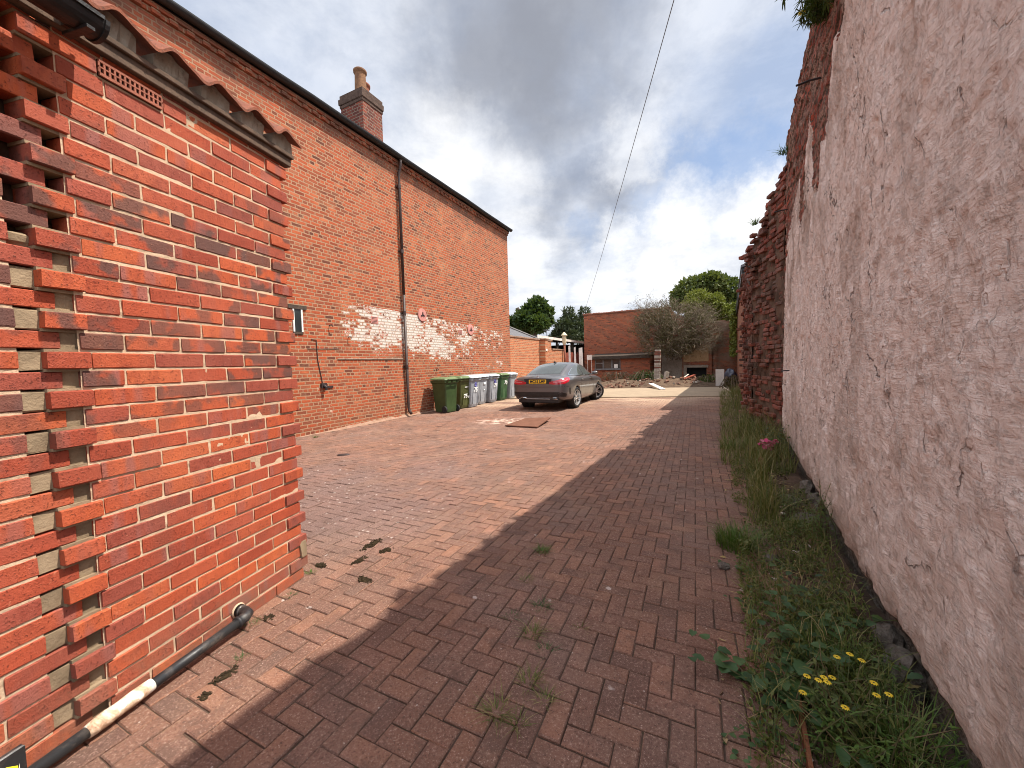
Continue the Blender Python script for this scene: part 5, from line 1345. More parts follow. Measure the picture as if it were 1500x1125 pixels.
for y in (0, 2.70):
    for sx in (-1, 1):
        w = w0 if first else copy_tree(w0); first = False
        w.parent = car; w.location = (sx*(.775 if y < 1 else .755), y, .32); w.rotation_euler = (0, sx*math.pi/2, 0); w.rotation_euler = (R(17*y+9*sx), sx*math.pi/2, 0)

# ================================================================== WHEELED BINS
def make_bin(body_m, lid_m):
    e = empty('wheeled_bin')
    # body: rounded-rectangle loft, narrower at the foot; front faces local -Y
    def rr(w, d, r, z, y0):
        P = []
        for (cx, cy, a0) in ((w/2-r, d/2-r, 0),(-w/2+r, d/2-r, 90),(-w/2+r,-d/2+r,180),(w/2-r,-d/2+r,270)):
            for k in range(5):
                t = R(a0+k*22.5); P.append((cx+r*math.cos(t), cy+r*math.sin(t)+y0, z))
        return P
    b = MB(); V = []
    secs = [(.43,.47,.05,.02,.03),(.445,.50,.05,.10,.022),(.46,.52,.05,.30,.015),(.51,.60,.045,.86,0),(.555,.655,.04,.885,0),(.565,.665,.04,.895,0),(.565,.665,.04,.955,0),(.50,.60,.04,.957,0)]
    for s_ in secs: V += rr(*s_)
    m = 20; F = [(i*m+j,i*m+(j+1)%m,(i+1)*m+(j+1)%m,(i+1)*m+j) for i in range(len(secs)-1) for j in range(m)]+[tuple(range(m))[::-1], tuple(range((len(secs)-1)*m, len(secs)*m))]
    b.add(V, F, 0, .5)
    for x in (-.14,.14): b.cbox(x-.012,x+.012,-.272,-.23,.12,.80,.008)
    b.build('body', body_m, e)
    b = MB(); V = []
    for (w,d,r,z,y0) in ((.60,.70,.05,.965,-.005),(.605,.705,.05,.985,-.005),(.58,.68,.06,1.01,-.005),(.44,.52,.06,1.045,-.01),(.40,.48,.06,1.05,-.01)): V += rr(w,d,r,z,y0)
    F = [(i*m+j,i*m+(j+1)%m,(i+1)*m+(j+1)%m,(i+1)*m+j) for i in range(4) for j in range(m)]+[tuple(range(m))[::-1], tuple(range(4*m,5*m))]
    b.add(V, F, 0, .5); b.cbox(-.16,.16,-.385,-.33,.968,.99,.006); b.build('lid', lid_m, e)
    b = MB(); b.tube([(-.24,.36,.93),(-.24,.41,.985),(.24,.41,.985),(.24,.36,.93)], .018, 8)
    for x in (-.2,0,.2): b.cbox(x-.03,x+.03,.31,.39,.93,.99,.008)
    b.build('handle', body_m, e)
    b = MB(); b.tube([(-.27,.24,.10),(.27,.24,.10)], .012, 8); b.build('axle', M['trim_black'], e)
    for sx in (-1, 1):
        b = MB(); b.lathe([(.001,-.025),(.07,-.025),(.10,-.022),(.10,.022),(.07,.025),(.001,.025)], 20, 0, None, Matrix.Translation((sx*.265,.24,.10)) @ Matrix.Rotation(math.pi/2, 4, 'Y')); b.build('wheel', M['rubber'], e)
    return e
FR = .2725                                      # front plane at number height, measured per z below
def front_y(z): return -(.26+(z-.30)*(.04/.56))-.0135
PB = {}
def bin_at(kind, px, py, turn, label, marks=(), back=False, dist=0.0, tilt=0):
    key = dict(green=('bin_green','lid_green'), olive=('bin_olive','lid_green'), mid=('bin_mid','lid_green'), grey=('bin_grey','lid_grey'))[kind]
    if key not in PB: PB[key] = make_bin(M[key[0]], M[key[1]]); e = PB[key]
    else:
        src = PB[key]; e = src.copy(); COL.objects.link(e)
        for c in list(src.children):
            if c.name.split('.')[0] in ('number', 'mark'): continue
            copy_tree(c, e)
    p = gp(px, py); nrm = Vector((math.cos(R(turn)), math.sin(R(turn)), 0))     # turn: bearing of the front, degrees from +X
    c = p-nrm*.30
    e.location = (c.x, c.y, .004); e.rotation_euler = (0, 0, R(turn)+math.pi/2 + (math.pi if back else 0))
    tag(e, label, 'wheelie bin', 'wheelie bins along the house wall')
    for (kind_, s_, x, z, size) in marks:
        y = front_y(z); sl = math.atan2(.04, .56)
        if kind_ == 'text': text_mesh('number', s_, size, M['mark_white'], e, Matrix.Translation((x, y, z)) @ Matrix.Rotation(math.pi/2+sl, 4, 'X') @ Matrix.Rotation(random.gauss(0,.06), 4, 'Z'), .006, .08)
        elif kind_ == 'bar': b = MB(); b.box(x-size/2, x+size/2, y-.002, y+.004, z-.012, z+.012); b.build('mark', M['mark_white'], e)
        elif kind_ == 'label': b = MB(); b.box(x-size/2, x+size/2, y-.002, y+.004, z-.035, z+.035); b.build('mark', M['mark_white'], e)
        elif kind_ == 'scrawl':
            b = MB()
            for k in range(5): b.tube([(x+random.uniform(-.5,.5)*size, y-.001, z+random.uniform(-.5,.5)*size) for _ in range(4)], .007, 4)
            b.tube([(x+size*.5*math.cos(t), y-.001, z+size*.5*math.sin(t)) for t in np.linspace(0, 6.28, 16)], .009, 4)
            b.build('mark', M['mark_purple'], e)
bin_at('green', 663, 604, -36, 'plain dark green wheelie bin turned back to front at the near end of the row', (), True)
bin_at('olive', 684, 598.3, -37, 'olive green wheelie bin with white painted 75A', (('text','75',-.02,.40,.17),('text','A',.135,.37,.10),('bar','',.02,.69,.15)))
bin_at('grey', 698, 596.5, -30, 'pale grey wheelie bin with white painted 75 under a purple scrawl', (('text','75',.0,.58,.20),('scrawl','',.0,.75,.13)))
bin_at('grey', 709.5, 592.5, -32, 'grey wheelie bin with only a small white label, fourth of the seven in the row', (('label','',.06,.74,.12),('bar','',.05,.52,.05)))
bin_at('grey', 725.5, 589.5, -34, 'grey wheelie bin with white painted 77 under a purple scrawl', (('text','77',.05,.62,.18),('scrawl','',.02,.78,.12)))
bin_at('mid', 740.5, 586.5, -32, 'mid green wheelie bin with white painted 70', (('text','70',.06,.68,.20),))
bin_at('grey', 753.5, 584.0, -30, 'grey wheelie bin at the far end of the row, half hidden by the car', ())

# brown board lying on the paving, its right edge lifted
A0, A1, A2, A3 = gp(740,625), gp(787,627.5), gp(807,617.0), gp(769,615)
b = MB(); hz = .03; zc = [.012,.014,.075,.02]
P = [Vector((p.x,p.y,zc[i])) for i, p in enumerate((A0, A1, A2, A3))]
b.hexa(P+[p+Vector((0,0,.022)) for p in P]); tag(b.build('board', M['board_brown']), 'flat dark brown board lying on the paving behind the car', 'board')
cv = gp(503, 666.5); b = MB(); b.lathe([(.001,.012),(.075,.012),(.082,.004)], 16); o = b.build('drain_cover', M['iron_black']); o.location = (cv.x, cv.y, .0); o.scale = (1.25,.75,1)
tag(o, 'small dark drain lid set in the sunlit paving near the garage corner', 'drain cover')
# ================================================================== FOREGROUND PLANTS
def blade(b, p, h, w, lean, az, rnd, m=0):
    d = Vector((math.cos(az), math.sin(az), 0)); s_ = Vector((-d.y, d.x, 0))*w; V = []
    n_ = 4
    for i in range(n_+1):
        t = i/n_; q = p+Vector((0,0,1))*h*(t-.35*lean*t*t)+d*h*lean*t*t; ww = 1-t**1.6
        V += [q-s_*ww, q+s_*ww] if i < n_ else [q]
    F = [(2*i,2*i+1,2*i+3,2*i+2) for i in range(n_-1)]+[(2*n_-2, 2*n_-1, 2*n_)]
    b.add(V, F, m, rnd)
def soil_h(s, d):
    p = sp(s, d); e = .46+.033*s
    return float(gz(p.x,p.y))-.045+float(sstep(0,.22,e-d))*.075
# the long rough grass further along the wall: one uncountable mass
b = MB()
for k in range(11000):
    s = 2.0+14.2*random.random()**1.45
    wmax = .62+.040*s if s > 3.9 else .5
    d = .02+random.random()*wmax
    if s < 3.6 and (d < .30 or random.random() < .5): continue
    if fbm(np.array(s*1.5), np.array(d*3.0), 3, 77) < .36 and random.random() < .8: continue
    p = sp(s, d); edge_f = 1-.55*d/wmax
    h = random.uniform(.20,.62)*edge_f*(.65+.7*float(vn(s*1.3, d*2, 5))); tall = random.random() < .10
    if tall: h *= 1.35
    p.z = soil_h(s, d)-.01
    blade(b, p, h, random.uniform(.002,.0042)*(1+.05*s), random.uniform(.1,.9), random.random()*6.3, random.random()**1.3 if not tall else random.uniform(.6,1))
tag(b.build('long_grass', M['grass'], None, False, False), kind='stuff')
# dead leaves, crumbs of render and grit on the border
b = MB()
for k in range(2000):
    s = -.9+7*random.random(); d = (.46+.033*s)*random.random()**.8*(1.0 if random.random() < .86 else 1.5); p = sp(s, d); p.z = soil_h(s, d)+.012 if d < .46+.033*s else float(gz(p.x,p.y))+.006
    if random.random() < .6: leaf(b, p, Vector((random.gauss(0,1),random.gauss(0,1),random.gauss(0,.35))), random.uniform(.015,.05), random.uniform(.008,.022), random.random(), 0)
    elif d < .47+.033*s:
        r_ = random.uniform(.003,.012); b.box(p.x-r_,p.x+r_,p.y-r_*.8,p.y+r_*.8,p.z-r_*.6,p.z+r_*.6, 1 if random.random() < .12 and d < .5 else 2, None, None, r_*.4)
for k in range(140):     # dry stalks
    s = -.6+6*random.random(); d = random.uniform(.1,.6); p = sp(s, d, soil_h(s,d)+.015); az = random.random()*6.3; L = random.uniform(.08,.3)
    b.tube([p, p+Vector((math.cos(az)*L*.5, math.sin(az)*L*.5, L*.12)), p+Vector((math.cos(az)*L, math.sin(az)*L, .01))], .0016, 4, 0)
tag(b.build('leaf_litter', [M['dry_leaf'], M['post_white'], M['soil']], None, False, False), kind='stuff')
def stalk(sb, base, h, lean, az, r=.003, n=6):
    pts = []
    for i in range(n+1):
        t = i/n; pts.append(base+Vector((math.cos(az)*lean*h*t*t, math.sin(az)*lean*h*t*t, h*t*(1-.25*lean*t)))+Vector((random.gauss(0,1),random.gauss(0,1),0))*.006*t)
    sb.tube(pts, [r*(1-.6*i/n) for i in range(n+1)], 5)
    return pts
def bigleaf(b, p, d, L, w, rnd, lobes=True):
    # folded, drooping leaf with a toothed rim
    d = d.normalized(); s_ = d.cross(Vector((0,0,1)))
    if s_.length < .05: s_ = Vector((1,0,0))
    s_.normalize(); u_ = s_.cross(d); V = []; F = []; n_ = 6
    for i in range(n_+1):
        t = i/n_; ww = w*.5*(math.sin(math.pi*min(1,t*.88+.10))**.75)*(1+(.18 if i % 2 else -.06))*(0 if i == n_ else 1)
        c = p+d*L*t-Vector((0,0,1))*L*.28*t*t
        V += [c-s_*ww+u_*ww*.28, c, c+s_*ww+u_*ww*.28]
    for i in range(n_): a = 3*i; F += [(a,a+1,a+4,a+3),(a+1,a+2,a+5,a+4)]
    b.add(V, F, 0, rnd)
def leafy_plant(name, label, cat, base, stems, h, spread, L, w, mat, group=None, per=7, tip=True, lean=(.2,.9), arch=False):
    e = empty(name, base, 0, label, cat, group); sb = MB(); lb = MB(); SL = []
    for k in range(stems):
        if stems <= 3: sb = MB(); SL.append(sb)
        az = random.random()*6.3; b0 = Vector((random.gauss(0,spread*.3), random.gauss(0,spread*.3), -.02)); hh = h*random.uniform(.55,1.1)
        if stems > 3: sb.tube([Vector((0,0,-.015)), b0*.5+Vector((0,0,-.006)), b0+Vector((0,0,.004))], .003, 4)
        pts = stalk(sb, b0, hh, random.uniform(*lean), az, .0028+.002*h)
        for i in range(per):
            t = .18+.82*i/(per-1); j = t*(len(pts)-1); a0 = int(min(j, len(pts)-2)); q = pts[a0].lerp(pts[a0+1], j-a0)
            az2 = az+i*2.4+random.gauss(0,.3)
            bigleaf(lb, q, Vector((math.cos(az2), math.sin(az2), random.uniform(-.15,.5))), L*random.uniform(.6,1.15)*(1.1-.45*t), w*random.uniform(.7,1.1)*(1.1-.45*t), random.random())
    lb.build('leaves', M[mat], e, True, False)
    if stems > 3: sb.build('stems', M['stem_green'], e, True)
    else:
        for q in SL: q.build('stem', M['stem_green'], e, True)
    return e
def gsoil(px, py, d=None):
    p = gp(px, py, .03); return Vector((p.x, p.y, .0))
def clump(name, label, base, n, h, mat='grass_green', group=None, w=.003, spread=.06, cat='grass tuft', lean=(.2,1.0)):
    b = MB()
    for k in range(n):
        az = random.random()*6.3; r_ = spread*random.random()**.7; p = Vector((math.cos(az)*r_, math.sin(az)*r_, -.01))
        blade(b, p, h*random.uniform(.4,1.1), w*random.uniform(.7,1.2), random.uniform(*lean), az+random.gauss(0,.6), random.random())
    o = b.build(name, M[mat], None, False, False); o.location = base
    return tag(o, label, cat, group)
clump('grass_tuft', 'bright green grass tuft at the paving edge below the long grass', gsoil(1078,795), 420, .20, spread=.13, w=.0032)
clump('grass_tuft', 'smaller green grass tuft against the wall foot beside the fallen stones', gsoil(1158,772), 160, .16, spread=.08)
clump('grass_tuft', 'fresh green grass tuft between the broad leaved weed and the rendered wall', gsoil(1225,985), 260, .24, spread=.16)
clump('grass_tuft', 'long fine grass tuft in the lowest right corner of the border', gsoil(1310,1110), 300, .26, spread=.18)
clump('grass_tuft', 'sparse yellowish grass tuft on the border above the leafy weed mound', gsoil(1150,880), 240, .20, mat='grass', spread=.18)
clump('grass_tuft', 'thin green tuft at the outer edge of the long grass', gsoil(1068,655), 220, .22, spread=.14)
# low mixed ground cover creeping over the border
b = MB()
for k in range(17000):
    s = -.8+4.6*random.random(); wd_ = .52+.033*s; d = .03+random.random()*wd_
    q = float(fbm(np.array(s*2.4), np.array(d*3.2), 4, 66))
    if q < .40: continue
    p = sp(s, d); p.z = (soil_h(s, d) if d < .46+.033*s else float(gz(p.x,p.y)))+.01+random.random()**2*.10*(q-.34)*6
    if random.random() < .35: blade(b, p-Vector((0,0,.02)), random.uniform(.04,.16), .0018, random.uniform(.3,1.3), random.random()*6.3, random.random(), 1)
    else: leaf(b, p, Vector((random.gauss(0,1),random.gauss(0,1),random.gauss(.2,.5))), random.uniform(.012,.032), random.uniform(.008,.020), random.random(), 0)
tag(b.build('ground_cover', [M['leaf_mid'], M['grass']], None, False, False), kind='stuff')
# rose with three pink blooms
rs_ = leafy_plant('rose_bush', 'small rose bush with pink blooms at the far foot of the rendered wall', 'rose', sp(4.6,.12,.03), 12, .52, .28, .085, .06, 'leaf_dark', None, 9, lean=(.1,.6))
R0 = Vector(rs_.location)
for (px, py, Y, r_) in ((1121,650,4.95,.045),(1117,675,4.9,.038),(1127,655,5.0,.030),(1136,647,5.05,.022)):
    b = MB(); c = at(px, py, Y*.97)-R0; r_ *= 1.35
    for k in range(26):
        d = Vector((random.gauss(0,1),random.gauss(0,1),random.gauss(0,.7))).normalized(); q = c+d*r_*.45
        bigleaf(b, q, d+Vector((0,0,.4)), r_*1.0, r_*1.1, random.random())
    fl = b.build('flower', M['petal_pink'], rs_, True, False)
    b = MB(); b.tube([c, c+Vector((.06,.04,-.22))], .003, 4); b.build('flower_stalk', M['stem_green'], fl)
# nettle-like broad leaves spilling over the paving
leafy_plant('broadleaf_weed', 'broad leaved weed spilling over the paving in the near right border', 'weed', gsoil(1140,1015), 10, .26, .22, .085, .062, 'nettle', None, 7, lean=(.6,1.5))
leafy_plant('broadleaf_weed', 'leafy weed mound between the paving edge and the rendered wall', 'weed', gsoil(1195,955), 12, .30, .26, .075, .05, 'nettle', None, 8, lean=(.4,1.3))
leafy_plant('broadleaf_weed', 'dark leafy weed under the feathery shoots by the rendered wall', 'weed', gsoil(1205,900), 12, .26, .22, .06, .042, 'leaf_dark', None, 8, lean=(.4,1.2))
# feathery upright shoots
leafy_plant('feathery_weed', 'tall feathery shoots standing against the rendered wall', 'weed', sp(1.72,.09,.03), 14, .46, .16, .050, .009, 'grass_green', None, 20, lean=(.0,.35))
leafy_plant('feathery_weed', 'low feathery weed in front of the tall shoots', 'weed', sp(2.2,.20,.03), 12, .30, .18, .045, .008, 'grass_green', None, 16, lean=(.1,.6))
leafy_plant('feathery_weed', 'fine leaved green weed at the very bottom right of the border', 'weed', gsoil(1270,1120), 22, .30, .22, .045, .009, 'grass_green', None, 18, lean=(.1,.8))
# ragwort with yellow flowers
rg = leafy_plant('ragwort', 'ragwort with small yellow flowers at the near foot of the rendered wall', 'ragwort', gsoil(1235,1062), 16, .30, .20, .06, .014, 'leaf_mid', None, 14, lean=(.1,.7))
G0 = Vector(rg.location)
for (px, py, Y) in ((1182,990,1.52),(1199,996,1.50),(1207,992,1.53),(1212,999,1.48),(1219,992,1.55),(1226,962,1.62),(1245,958,1.66),(1262,967,1.60),(1280,1000,1.50),(1284,1018,1.45),(1302,1017,1.46),(1176,1014,1.45),(1238,1036,1.40)):
    b = MB(); c = at(px, py, Y*.86)-G0
    for k in range(11):
        t = 2*math.pi*k/11; d = Vector((math.cos(t), math.sin(t), .1)); bigleaf(b, c+d*.003, d, .0095, .005, random.random())
    fl = b.build('flower', M['petal_yellow'], rg, True, False)
    b = MB(); b.tube([c, c*.5+Vector((0,0,-.02)), Vector((c.x*.2, c.y*.2, 0))], .0015, 4); b.build('flower_stalk', M['stem_green'], fl)
# yellowed dock leaf and ground ivy
leafy_plant('dock_plant', 'dock with large yellowing leaves against the stone footing', 'weed', gsoil(1290,1000), 3, .14, .06, .10, .06, 'dry_leaf', None, 4, lean=(.6,1.2))
for (px, py, n_, h, lab) in ((1100,830,9,.10,'low creeping weed at the paving edge under the green tuft'),(1112,880,9,.10,'low creeping weed by the paving edge above the broad leaved weed'),(1128,1085,10,.10,'small trailing weed on the paving at the bottom of the border'),(1165,835,10,.12,'low weed among the rubble of the border'),(1140,790,8,.12,'low weed halfway between paving and wall by the fallen stones')):
    leafy_plant('creeping_weed', lab, 'weed', gsoil(px, py), n_, h, .22, .030, .022, 'nettle', 'creeping weeds in the border', 6, lean=(.6,1.6))
# little weeds growing in the paving joints
for (px, py, h, n_, mat, lab) in ((795,808,.05,60,'grass_green','largest grass tuft in the paving joints, at the shadow edge'),(772,850,.035,26,'grass','small dry tuft in the joints below the largest tuft'),(793,890,.045,30,'nettle','small leafy weed in the joints in the shaded paving'),(748,905,.030,22,'nettle','tiny weed in the joints left of the leafy one'),(780,930,.055,34,'grass','dry grass wisp in the joints above the pale spots'),(727,1045,.060,34,'grass','dry grass wisp low in the shaded paving'),(775,1000,.050,34,'grass','spreading dry grass in the joints at lower centre'),(798,1028,.040,24,'grass','thin dry tuft in the joints right of the spreading one'),(800,955,.035,22,'nettle','flat weed in the joints between the dry tufts'),(850,925,.035,20,'grass','dry wisp in the joints furthest right'),(760,1060,.04,22,'grass','dry wisp in the joints at the bottom centre'),(365,915,.03,26,'nettle','small green weed beside the waste pipe elbow'),(352,965,.025,20,'nettle','tiny green weed on the paving below the pipe elbow'),(425,872,.025,24,'nettle','small weed at the foot of the garage corner'),(455,838,.025,20,'grass_green','small weed on the paving past the garage corner'),(592,607,.14,90,'grass_green','green weed at the foot of the downpipe'),(646,601,.20,110,'grass_green','leafy weed at the foot of the plain green bin'),(462,641,.07,30,'grass_green','small weed at the foot of the tall house wall')):
    p = gp(px, py); clump('joint_weed', lab, (p.x, p.y, .0), int(n_*2), h*1.5, mat, 'weeds in the paving joints', .0018+.012*h*.3, .014+h*.55, 'weed', (.5,1.6))
# moss cushions where blocks have sunk
for (px, py, sx, sy, lab) in ((545,797,.13,.05,'dark moss cushion on the sunken blocks'),(565,806,.06,.03,'moss scrap right of the dark cushion'),(528,820,.09,.025,'moss strip in a joint left of the cushion'),(470,828,.06,.02,'moss strip in a joint nearest the garage corner'),(535,850,.08,.02,'moss strip in the joint below the cushion'),(395,905,.05,.02,'moss scrap beside the garage foot'),(330,990,.07,.02,'moss strip in the joint by the waste pipe'),(300,1020,.03,.02,'moss scrap by the waste pipe')):
    p = gp(px, py); b = MB(); sx *= .72; sy *= .7
    for k in range(int(190*sx/.08)):
        q = Vector((random.gauss(0,sx*.45), random.gauss(0,sy*.28)+.018*math.sin(60*random.random()), 0)); r_ = random.uniform(.0015,.0055); b.box(q.x-r_,q.x+r_,q.y-r_,q.y+r_,-.008,random.uniform(.0,.007), 0, None, None, r_*.6)
    for k in range(int(sx*2.2/.006)):
        x = -sx*1.1+k*.006; y = .006*math.sin(x*70)+random.gauss(0,.002); r_ = random.uniform(.003,.006); b.box(x-r_,x+r_,y-r_,y+r_,-.008,random.uniform(.0005,.004), 0, None, None, r_*.3)
    o = b.build('moss_patch', M['moss']); o.location = (p.x, p.y, 0); o.rotation_euler = (0,0,R(64.5 if random.random() < .5 else -25.5)+random.gauss(0,.1))
    tag(o, lab, 'moss', 'moss on the paving')
# shrub hanging from the top of the rendered wall
e = empty('wall_top_plant', sp(2.0,.0,4.55), 0, 'dark green plant with yellow flowers hanging from the top of the rendered wall', 'plant'); sb = MB(); lb = MB(); fb_ = MB()
for k in range(110):
    az = random.random()*6.3; s_ = random.uniform(-1.0,.6); b0 = sp(2.0+s_, random.uniform(-.02,.05), 4.56+random.uniform(-.2,.0))-Vector(e.location)
    pts = [b0]; d = Vector((math.cos(az)*.30, math.sin(az)*.30, .02))+Vector((-math.cos(a_), math.sin(a_), 0))*.10; L = (.16+.55*(.6-s_))*random.uniform(.5,1.0)
    for i in range(8): d = (d+Vector((random.gauss(0,.1),random.gauss(0,.1),-.30))).normalized(); pts.append(pts[-1]+d*L/8)
    sb.tube(pts, [.005*(1-.1*i) for i in range(9)], 4)
    for i in range(1, 9):
        for q in range(9): bigleaf(lb, pts[i], Vector((random.gauss(0,1),random.gauss(0,1),random.gauss(0,.7)-.2)), random.uniform(.035,.07), .009, random.random())
for k in range(7):
    c = sp(2.0+random.uniform(.35,.65), random.uniform(.02,.12), 4.55+random.uniform(-.15,.10))-Vector(e.location); fb_ = MB()
    for q in range(10): t = .628*q; bigleaf(fb_, c, Vector((math.cos(t), math.sin(t), .2)), .035, .016, random.random())
    fb_.build('flower', M['petal_yellow'], e, True, False)
sb.build('stems', M['stem_green'], e); lb.build('leaves', M['leaf_dark'], e, True, False)
clump('wall_tuft', 'small green tuft growing on the ragged end of the rendered wall', sp(5.5,.02,4.45), 50, .16, 'nettle', None, .006, .07, 'plant', (.5,1.4))
clump('wall_tuft', 'small green tuft in a gap of the broken wall', (RB_P[0]+.35, RB_P[1]+.6, 3.72), 50, .13, 'nettle', None, .006, .06, 'plant', (.5,1.4))
# ivy curtain on the far outbuilding, brambles on the waste ground
b = MB()
O0 = Vector(ob.location)
for k in range(1100):
    x = 10.6+random.random()*2.9; z = 3.9-2.4*random.random()**1.6; p = Vector((x, .05+random.random()*.28, z)); leaf(b, p, Vector((random.gauss(0,1), random.gauss(.4,.6), random.gauss(-.3,.7))), .14, .11, random.random())
o = b.build('ivy', M['leaf_yellow'], None, False, False); o.location = ob.location; o.rotation_euler = ob.rotation_euler; tag(o, 'ivy hanging from the far eaves of the dark outbuilding', 'ivy')
def bramble(px, py, Y, rx, rz, n, mat, lab):
    c = at(px, py, Y); b = MB()
    for k in range(n):
        d = Vector((random.gauss(0,1),random.gauss(0,1),abs(random.gauss(0,1)))).normalized()*(.5+.5*random.random()); leaf(b, Vector((d.x*rx, d.y*rx*.6, d.z*rz)), Vector((random.gauss(0,1),random.gauss(0,1),random.gauss(.2,.6))), .10, .07, random.random())
    for k in range(40):
        az = random.random()*6.3; b.tube([Vector((0,0,-.3)), Vector((math.cos(az)*rx*.6, math.sin(az)*rx*.4, rz*.9)), Vector((math.cos(az)*rx*1.15, math.sin(az)*rx*.7, rz*.3*random.random()))], .008, 3, 1)
    o = b.build('bramble', [M[mat], M['twig']], None, False, False); o.location = (c.x, c.y, max(.1, wz(c.x, c.y)-.15)); tag(o, lab, 'shrub')
bramble(946,556,21.8,1.1,.75,1100,'leaf_dark','dark green bramble at the foot of the whitewashed pier')
bramble(902,552,22.3,1.0,.75,260,'leaf_grey','brown twiggy bramble heap below the broken windows')
bramble(1038,560,19.8,.8,.45,500,'leaf_mid','low green weeds in front of the fireplace')
bramble(1072,573,16.5,.45,.55,300,'leaf_grey','dry brown weed where the slab meets the right-hand wall')
# rusty edging strip and a few fallen stones in the border
p0, p1 = gp(1166,1008,.03), gp(1187,1128,.03); q0 = sp(4.4,.62,0.0)
b = MB(); d = (p1-p0).normalized(); n_ = Vector((-d.y, d.x, 0))*.007; P = [p0-n_, p0+n_, p1+d*.25+n_, p1+d*.25-n_]
b.hexa([Vector((p.x,p.y,-.05)) for p in P]+[Vector((p.x,p.y,.055)) for p in P]); tag(b.build('edging_strip', M['rust']), 'rusty metal edging strip half buried in the near border', 'edging')
for k, (px, py, r_, lab) in enumerate(((1180,765,.10,'grey fallen stone at the wall foot above the tall shoots'),(1160,735,.08,'dark fallen stone under the rose bush'),(1196,800,.07,'small reddish stone against the wall foot'),(1130,815,.04,'small stone in the middle of the border'),(1060,825,.035,'flat stone chip at the paving edge below the tuft'))):
    b = bmesh.new(); bmesh.ops.create_icosphere(b, subdivisions=3, radius=1)
    for v in b.verts:
        p = v.co.copy(); q = .70+.6*float(fbm(p.x*1.5+k*7, p.y*1.5+p.z, 3, k+100)); v.co = Vector((p.x*r_*1.2*q, p.y*r_*q, p.z*r_*.7*q))
    me = bpy.data.meshes.new('fallen_stone'); b.to_mesh(me); b.free(); me.materials.append(M['stone'] if k != 2 else M['rubble_mix']); o = bpy.data.objects.new('fallen_stone', me); COL.objects.link(o)
    p = gp(px, py, .03); o.location = (p.x, p.y, r_*.35); o.rotation_euler = (random.gauss(0,.2), random.gauss(0,.2), random.random()*6); tag(o, lab, 'stone')

# ================================================================== SKY, SUN, CAMERA
world = bpy.data.worlds.new('World'); scene.world = world; world.use_nodes = True
t = NT('sky', world)
SUN_EL, SUN_AZ = 60.0, 90.0
sky = t.n('ShaderNodeTexSky', sky_type='NISHITA'); sky.sun_disc = False; sky.sun_elevation = R(SUN_EL); sky.sun_rotation = R(SUN_AZ); sky.dust_density = 1.2; sky.air_density = 1.0
d0 = t.coord('Generated'); z = t.sep(d0)[2]
wob = t.vm('SCALE', t.vm('SUBTRACT', t.noise(d0, 3.2, 6.0, .62, out=1), (.5,.5,.5)), scale=.34)
dw = t.vm('ADD', d0, wob)
wob2 = t.vm('SCALE', t.vm('SUBTRACT', t.noise(d0, 8.0, 7.0, .66, out=1), (.5,.5,.5)), scale=.20)
dw2 = t.vm('ADD', d0, wob2)
pl = t.vm('DIVIDE', d0, t.comb(t.add(z, .22), t.add(z, .22), t.add(z, .22)))
pl = t.vm('MULTIPLY', pl, (1.0, 1.0, .0))
n1 = t.noise(pl, 1.5, 8.0, .60, .3); n2 = t.noise(pl, 3.6, 8.0, .66, .2)
def blob(px, py, r0, r1, dd):
    c = ray(px, py).normalized()
    return t.mr(t.vm('DISTANCE', dd, tuple(c)), r1, r0)
def acc(lst, dd):
    o = None
    for (px, py, r0, r1, w) in lst:
        q = t.mul(blob(px, py, r0, r1, dd), w); o = q if o is None else t.math('MAXIMUM', o, q)
    return o
dark = acc([(790,80,.04,.28,1.0),(710,90,.04,.22,.9),(860,60,.02,.20,.85),(770,170,.02,.20,.75),(885,255,.02,.17,.95),(820,270,.02,.15,.8),(950,240,.01,.10,.6),(690,330,.02,.10,.28),(960,375,.02,.10,.30),(840,360,.01,.07,.22),(1010,390,.01,.08,.30),(800,400,.01,.07,.25)], dw)
bright = acc([(650,260,.03,.20,.95),(740,285,.02,.14,.8),(600,320,.03,.16,.7),(930,215,.02,.11,.75),(1000,330,.03,.16,.95),(1090,320,.02,.15,1.0),(920,360,.02,.10,.9),(770,380,.02,.10,.8),(880,420,.03,.13,.9),(960,410,.03,.12,.9),(1110,290,.02,.10,.9),(790,430,.03,.12,.8)], dw2)
blue = acc([(1045,260,.05,.16,1.25),(1090,225,.03,.15,1.1),(960,305,.01,.09,.8),(1010,290,.02,.10,.8),(1130,150,.04,.20,.55),(300,40,.05,.30,.25),(860,335,.01,.06,.5)], dw2)
cover = t.math('SUBTRACT', t.mr(n1, .36, .60, .80, 1.0), t.mul(blue, .62), clamp=True)
cover = t.math('MAXIMUM', cover, bright)
base = t.ramp(n2, [(.36,(.50,.545,.64)),(.62,(.74,.77,.84))])
base = t.mix(t.mul(dark, t.mr(n1, .2, .75, .80, 1.0)), base, (.280,.298,.352))
base = t.mix(t.mul(bright, t.mr(n2, .30, .60, .68, 1.0)), base, (.97,.97,.98))
base = t.mix(t.mr(z, .16, -.02, 0, .55), base, (.70,.72,.76))
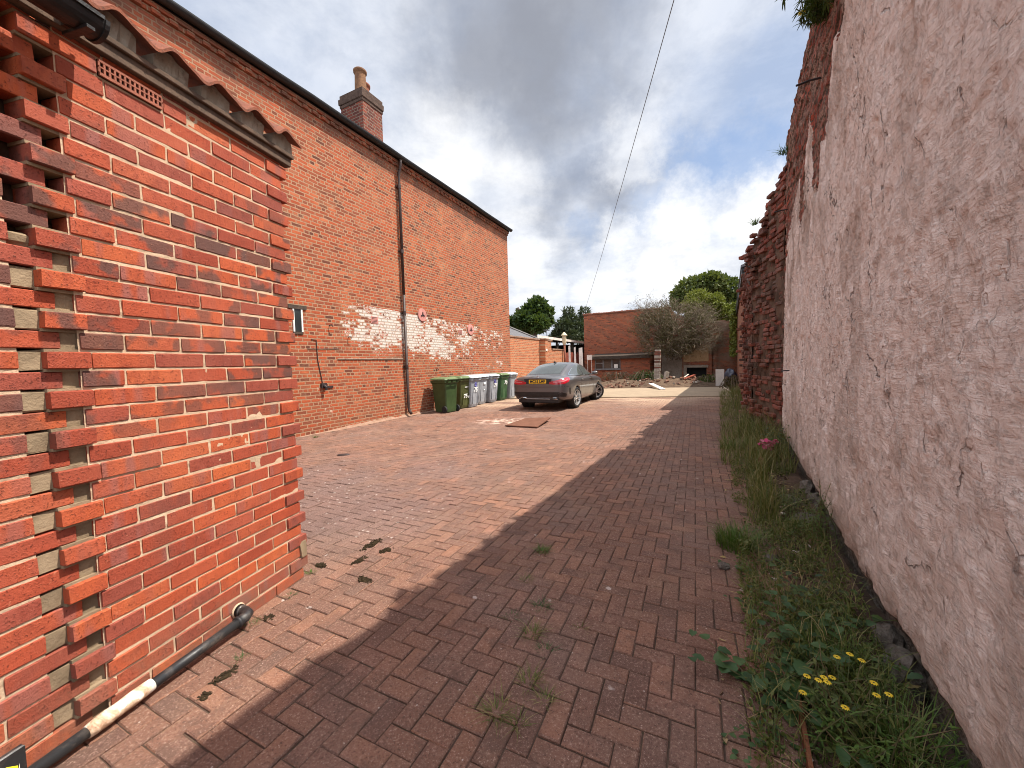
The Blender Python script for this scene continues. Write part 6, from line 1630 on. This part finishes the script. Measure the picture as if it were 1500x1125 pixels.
bluec = t.mix(.55, t.mix(1.0, sky.outputs[0], (.115,.115,.115), 'MULTIPLY'), (.31,.46,.76))
col = t.mix(cover, bluec, base)
bg = t.n('ShaderNodeBackground'); wo = t.n('ShaderNodeOutputWorld')
beyond = t.math('MAXIMUM', t.mr(z, .68, .88), t.mr(t.sep(d0)[1], .30, -.15))  # sky out of view, overhead and behind, brightened to fill the shaded wall
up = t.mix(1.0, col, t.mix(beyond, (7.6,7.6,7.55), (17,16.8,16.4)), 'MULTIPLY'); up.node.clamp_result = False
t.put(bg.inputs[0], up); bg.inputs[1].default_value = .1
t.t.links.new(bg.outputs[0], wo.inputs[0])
L = bpy.data.lights.new('sun', 'SUN'); L.energy = 5.0; L.angle = R(.55); L.color = (1.0, .93, .83)
so = bpy.data.objects.new('sun', L); COL.objects.link(so)
az, el = R(SUN_AZ), R(SUN_EL)
sv = Vector((math.sin(az)*math.cos(el), math.cos(az)*math.cos(el), math.sin(el)))
so.rotation_euler = sv.to_track_quat('Z', 'Y').to_euler(); so.location = sv*60
cd = bpy.data.cameras.new('camera'); cd.sensor_width = 36; cd.lens = FPX/1500*36; cd.clip_end = 2000; cd.clip_start = .05
cam = bpy.data.objects.new('camera', cd); COL.objects.link(cam)
mw = Matrix(((CX.x,CU.x,-CF.x,0),(CX.y,CU.y,-CF.y,0),(CX.z,CU.z,-CF.z,CAM_H),(0,0,0,1))); cam.matrix_world = mw
scene.camera = cam
scene.view_settings.view_transform = 'Standard'; scene.view_settings.look = 'None'; scene.view_settings.gamma = 1; scene.view_settings.exposure = 0.66
try: scene.view_settings.use_curve_mapping = False
except Exception: pass
scene.render.resolution_x = 1024; scene.render.resolution_y = 768
scene.cycles.use_denoising = True; scene.cycles.denoiser = 'OPENIMAGEDENOISE'; scene.cycles.denoising_input_passes = 'RGB_ALBEDO_NORMAL'; scene.cycles.denoising_prefilter = 'ACCURATE'
scene.cycles.filter_width = 1.0
scene.cycles.max_bounces = 6; scene.cycles.diffuse_bounces = 4
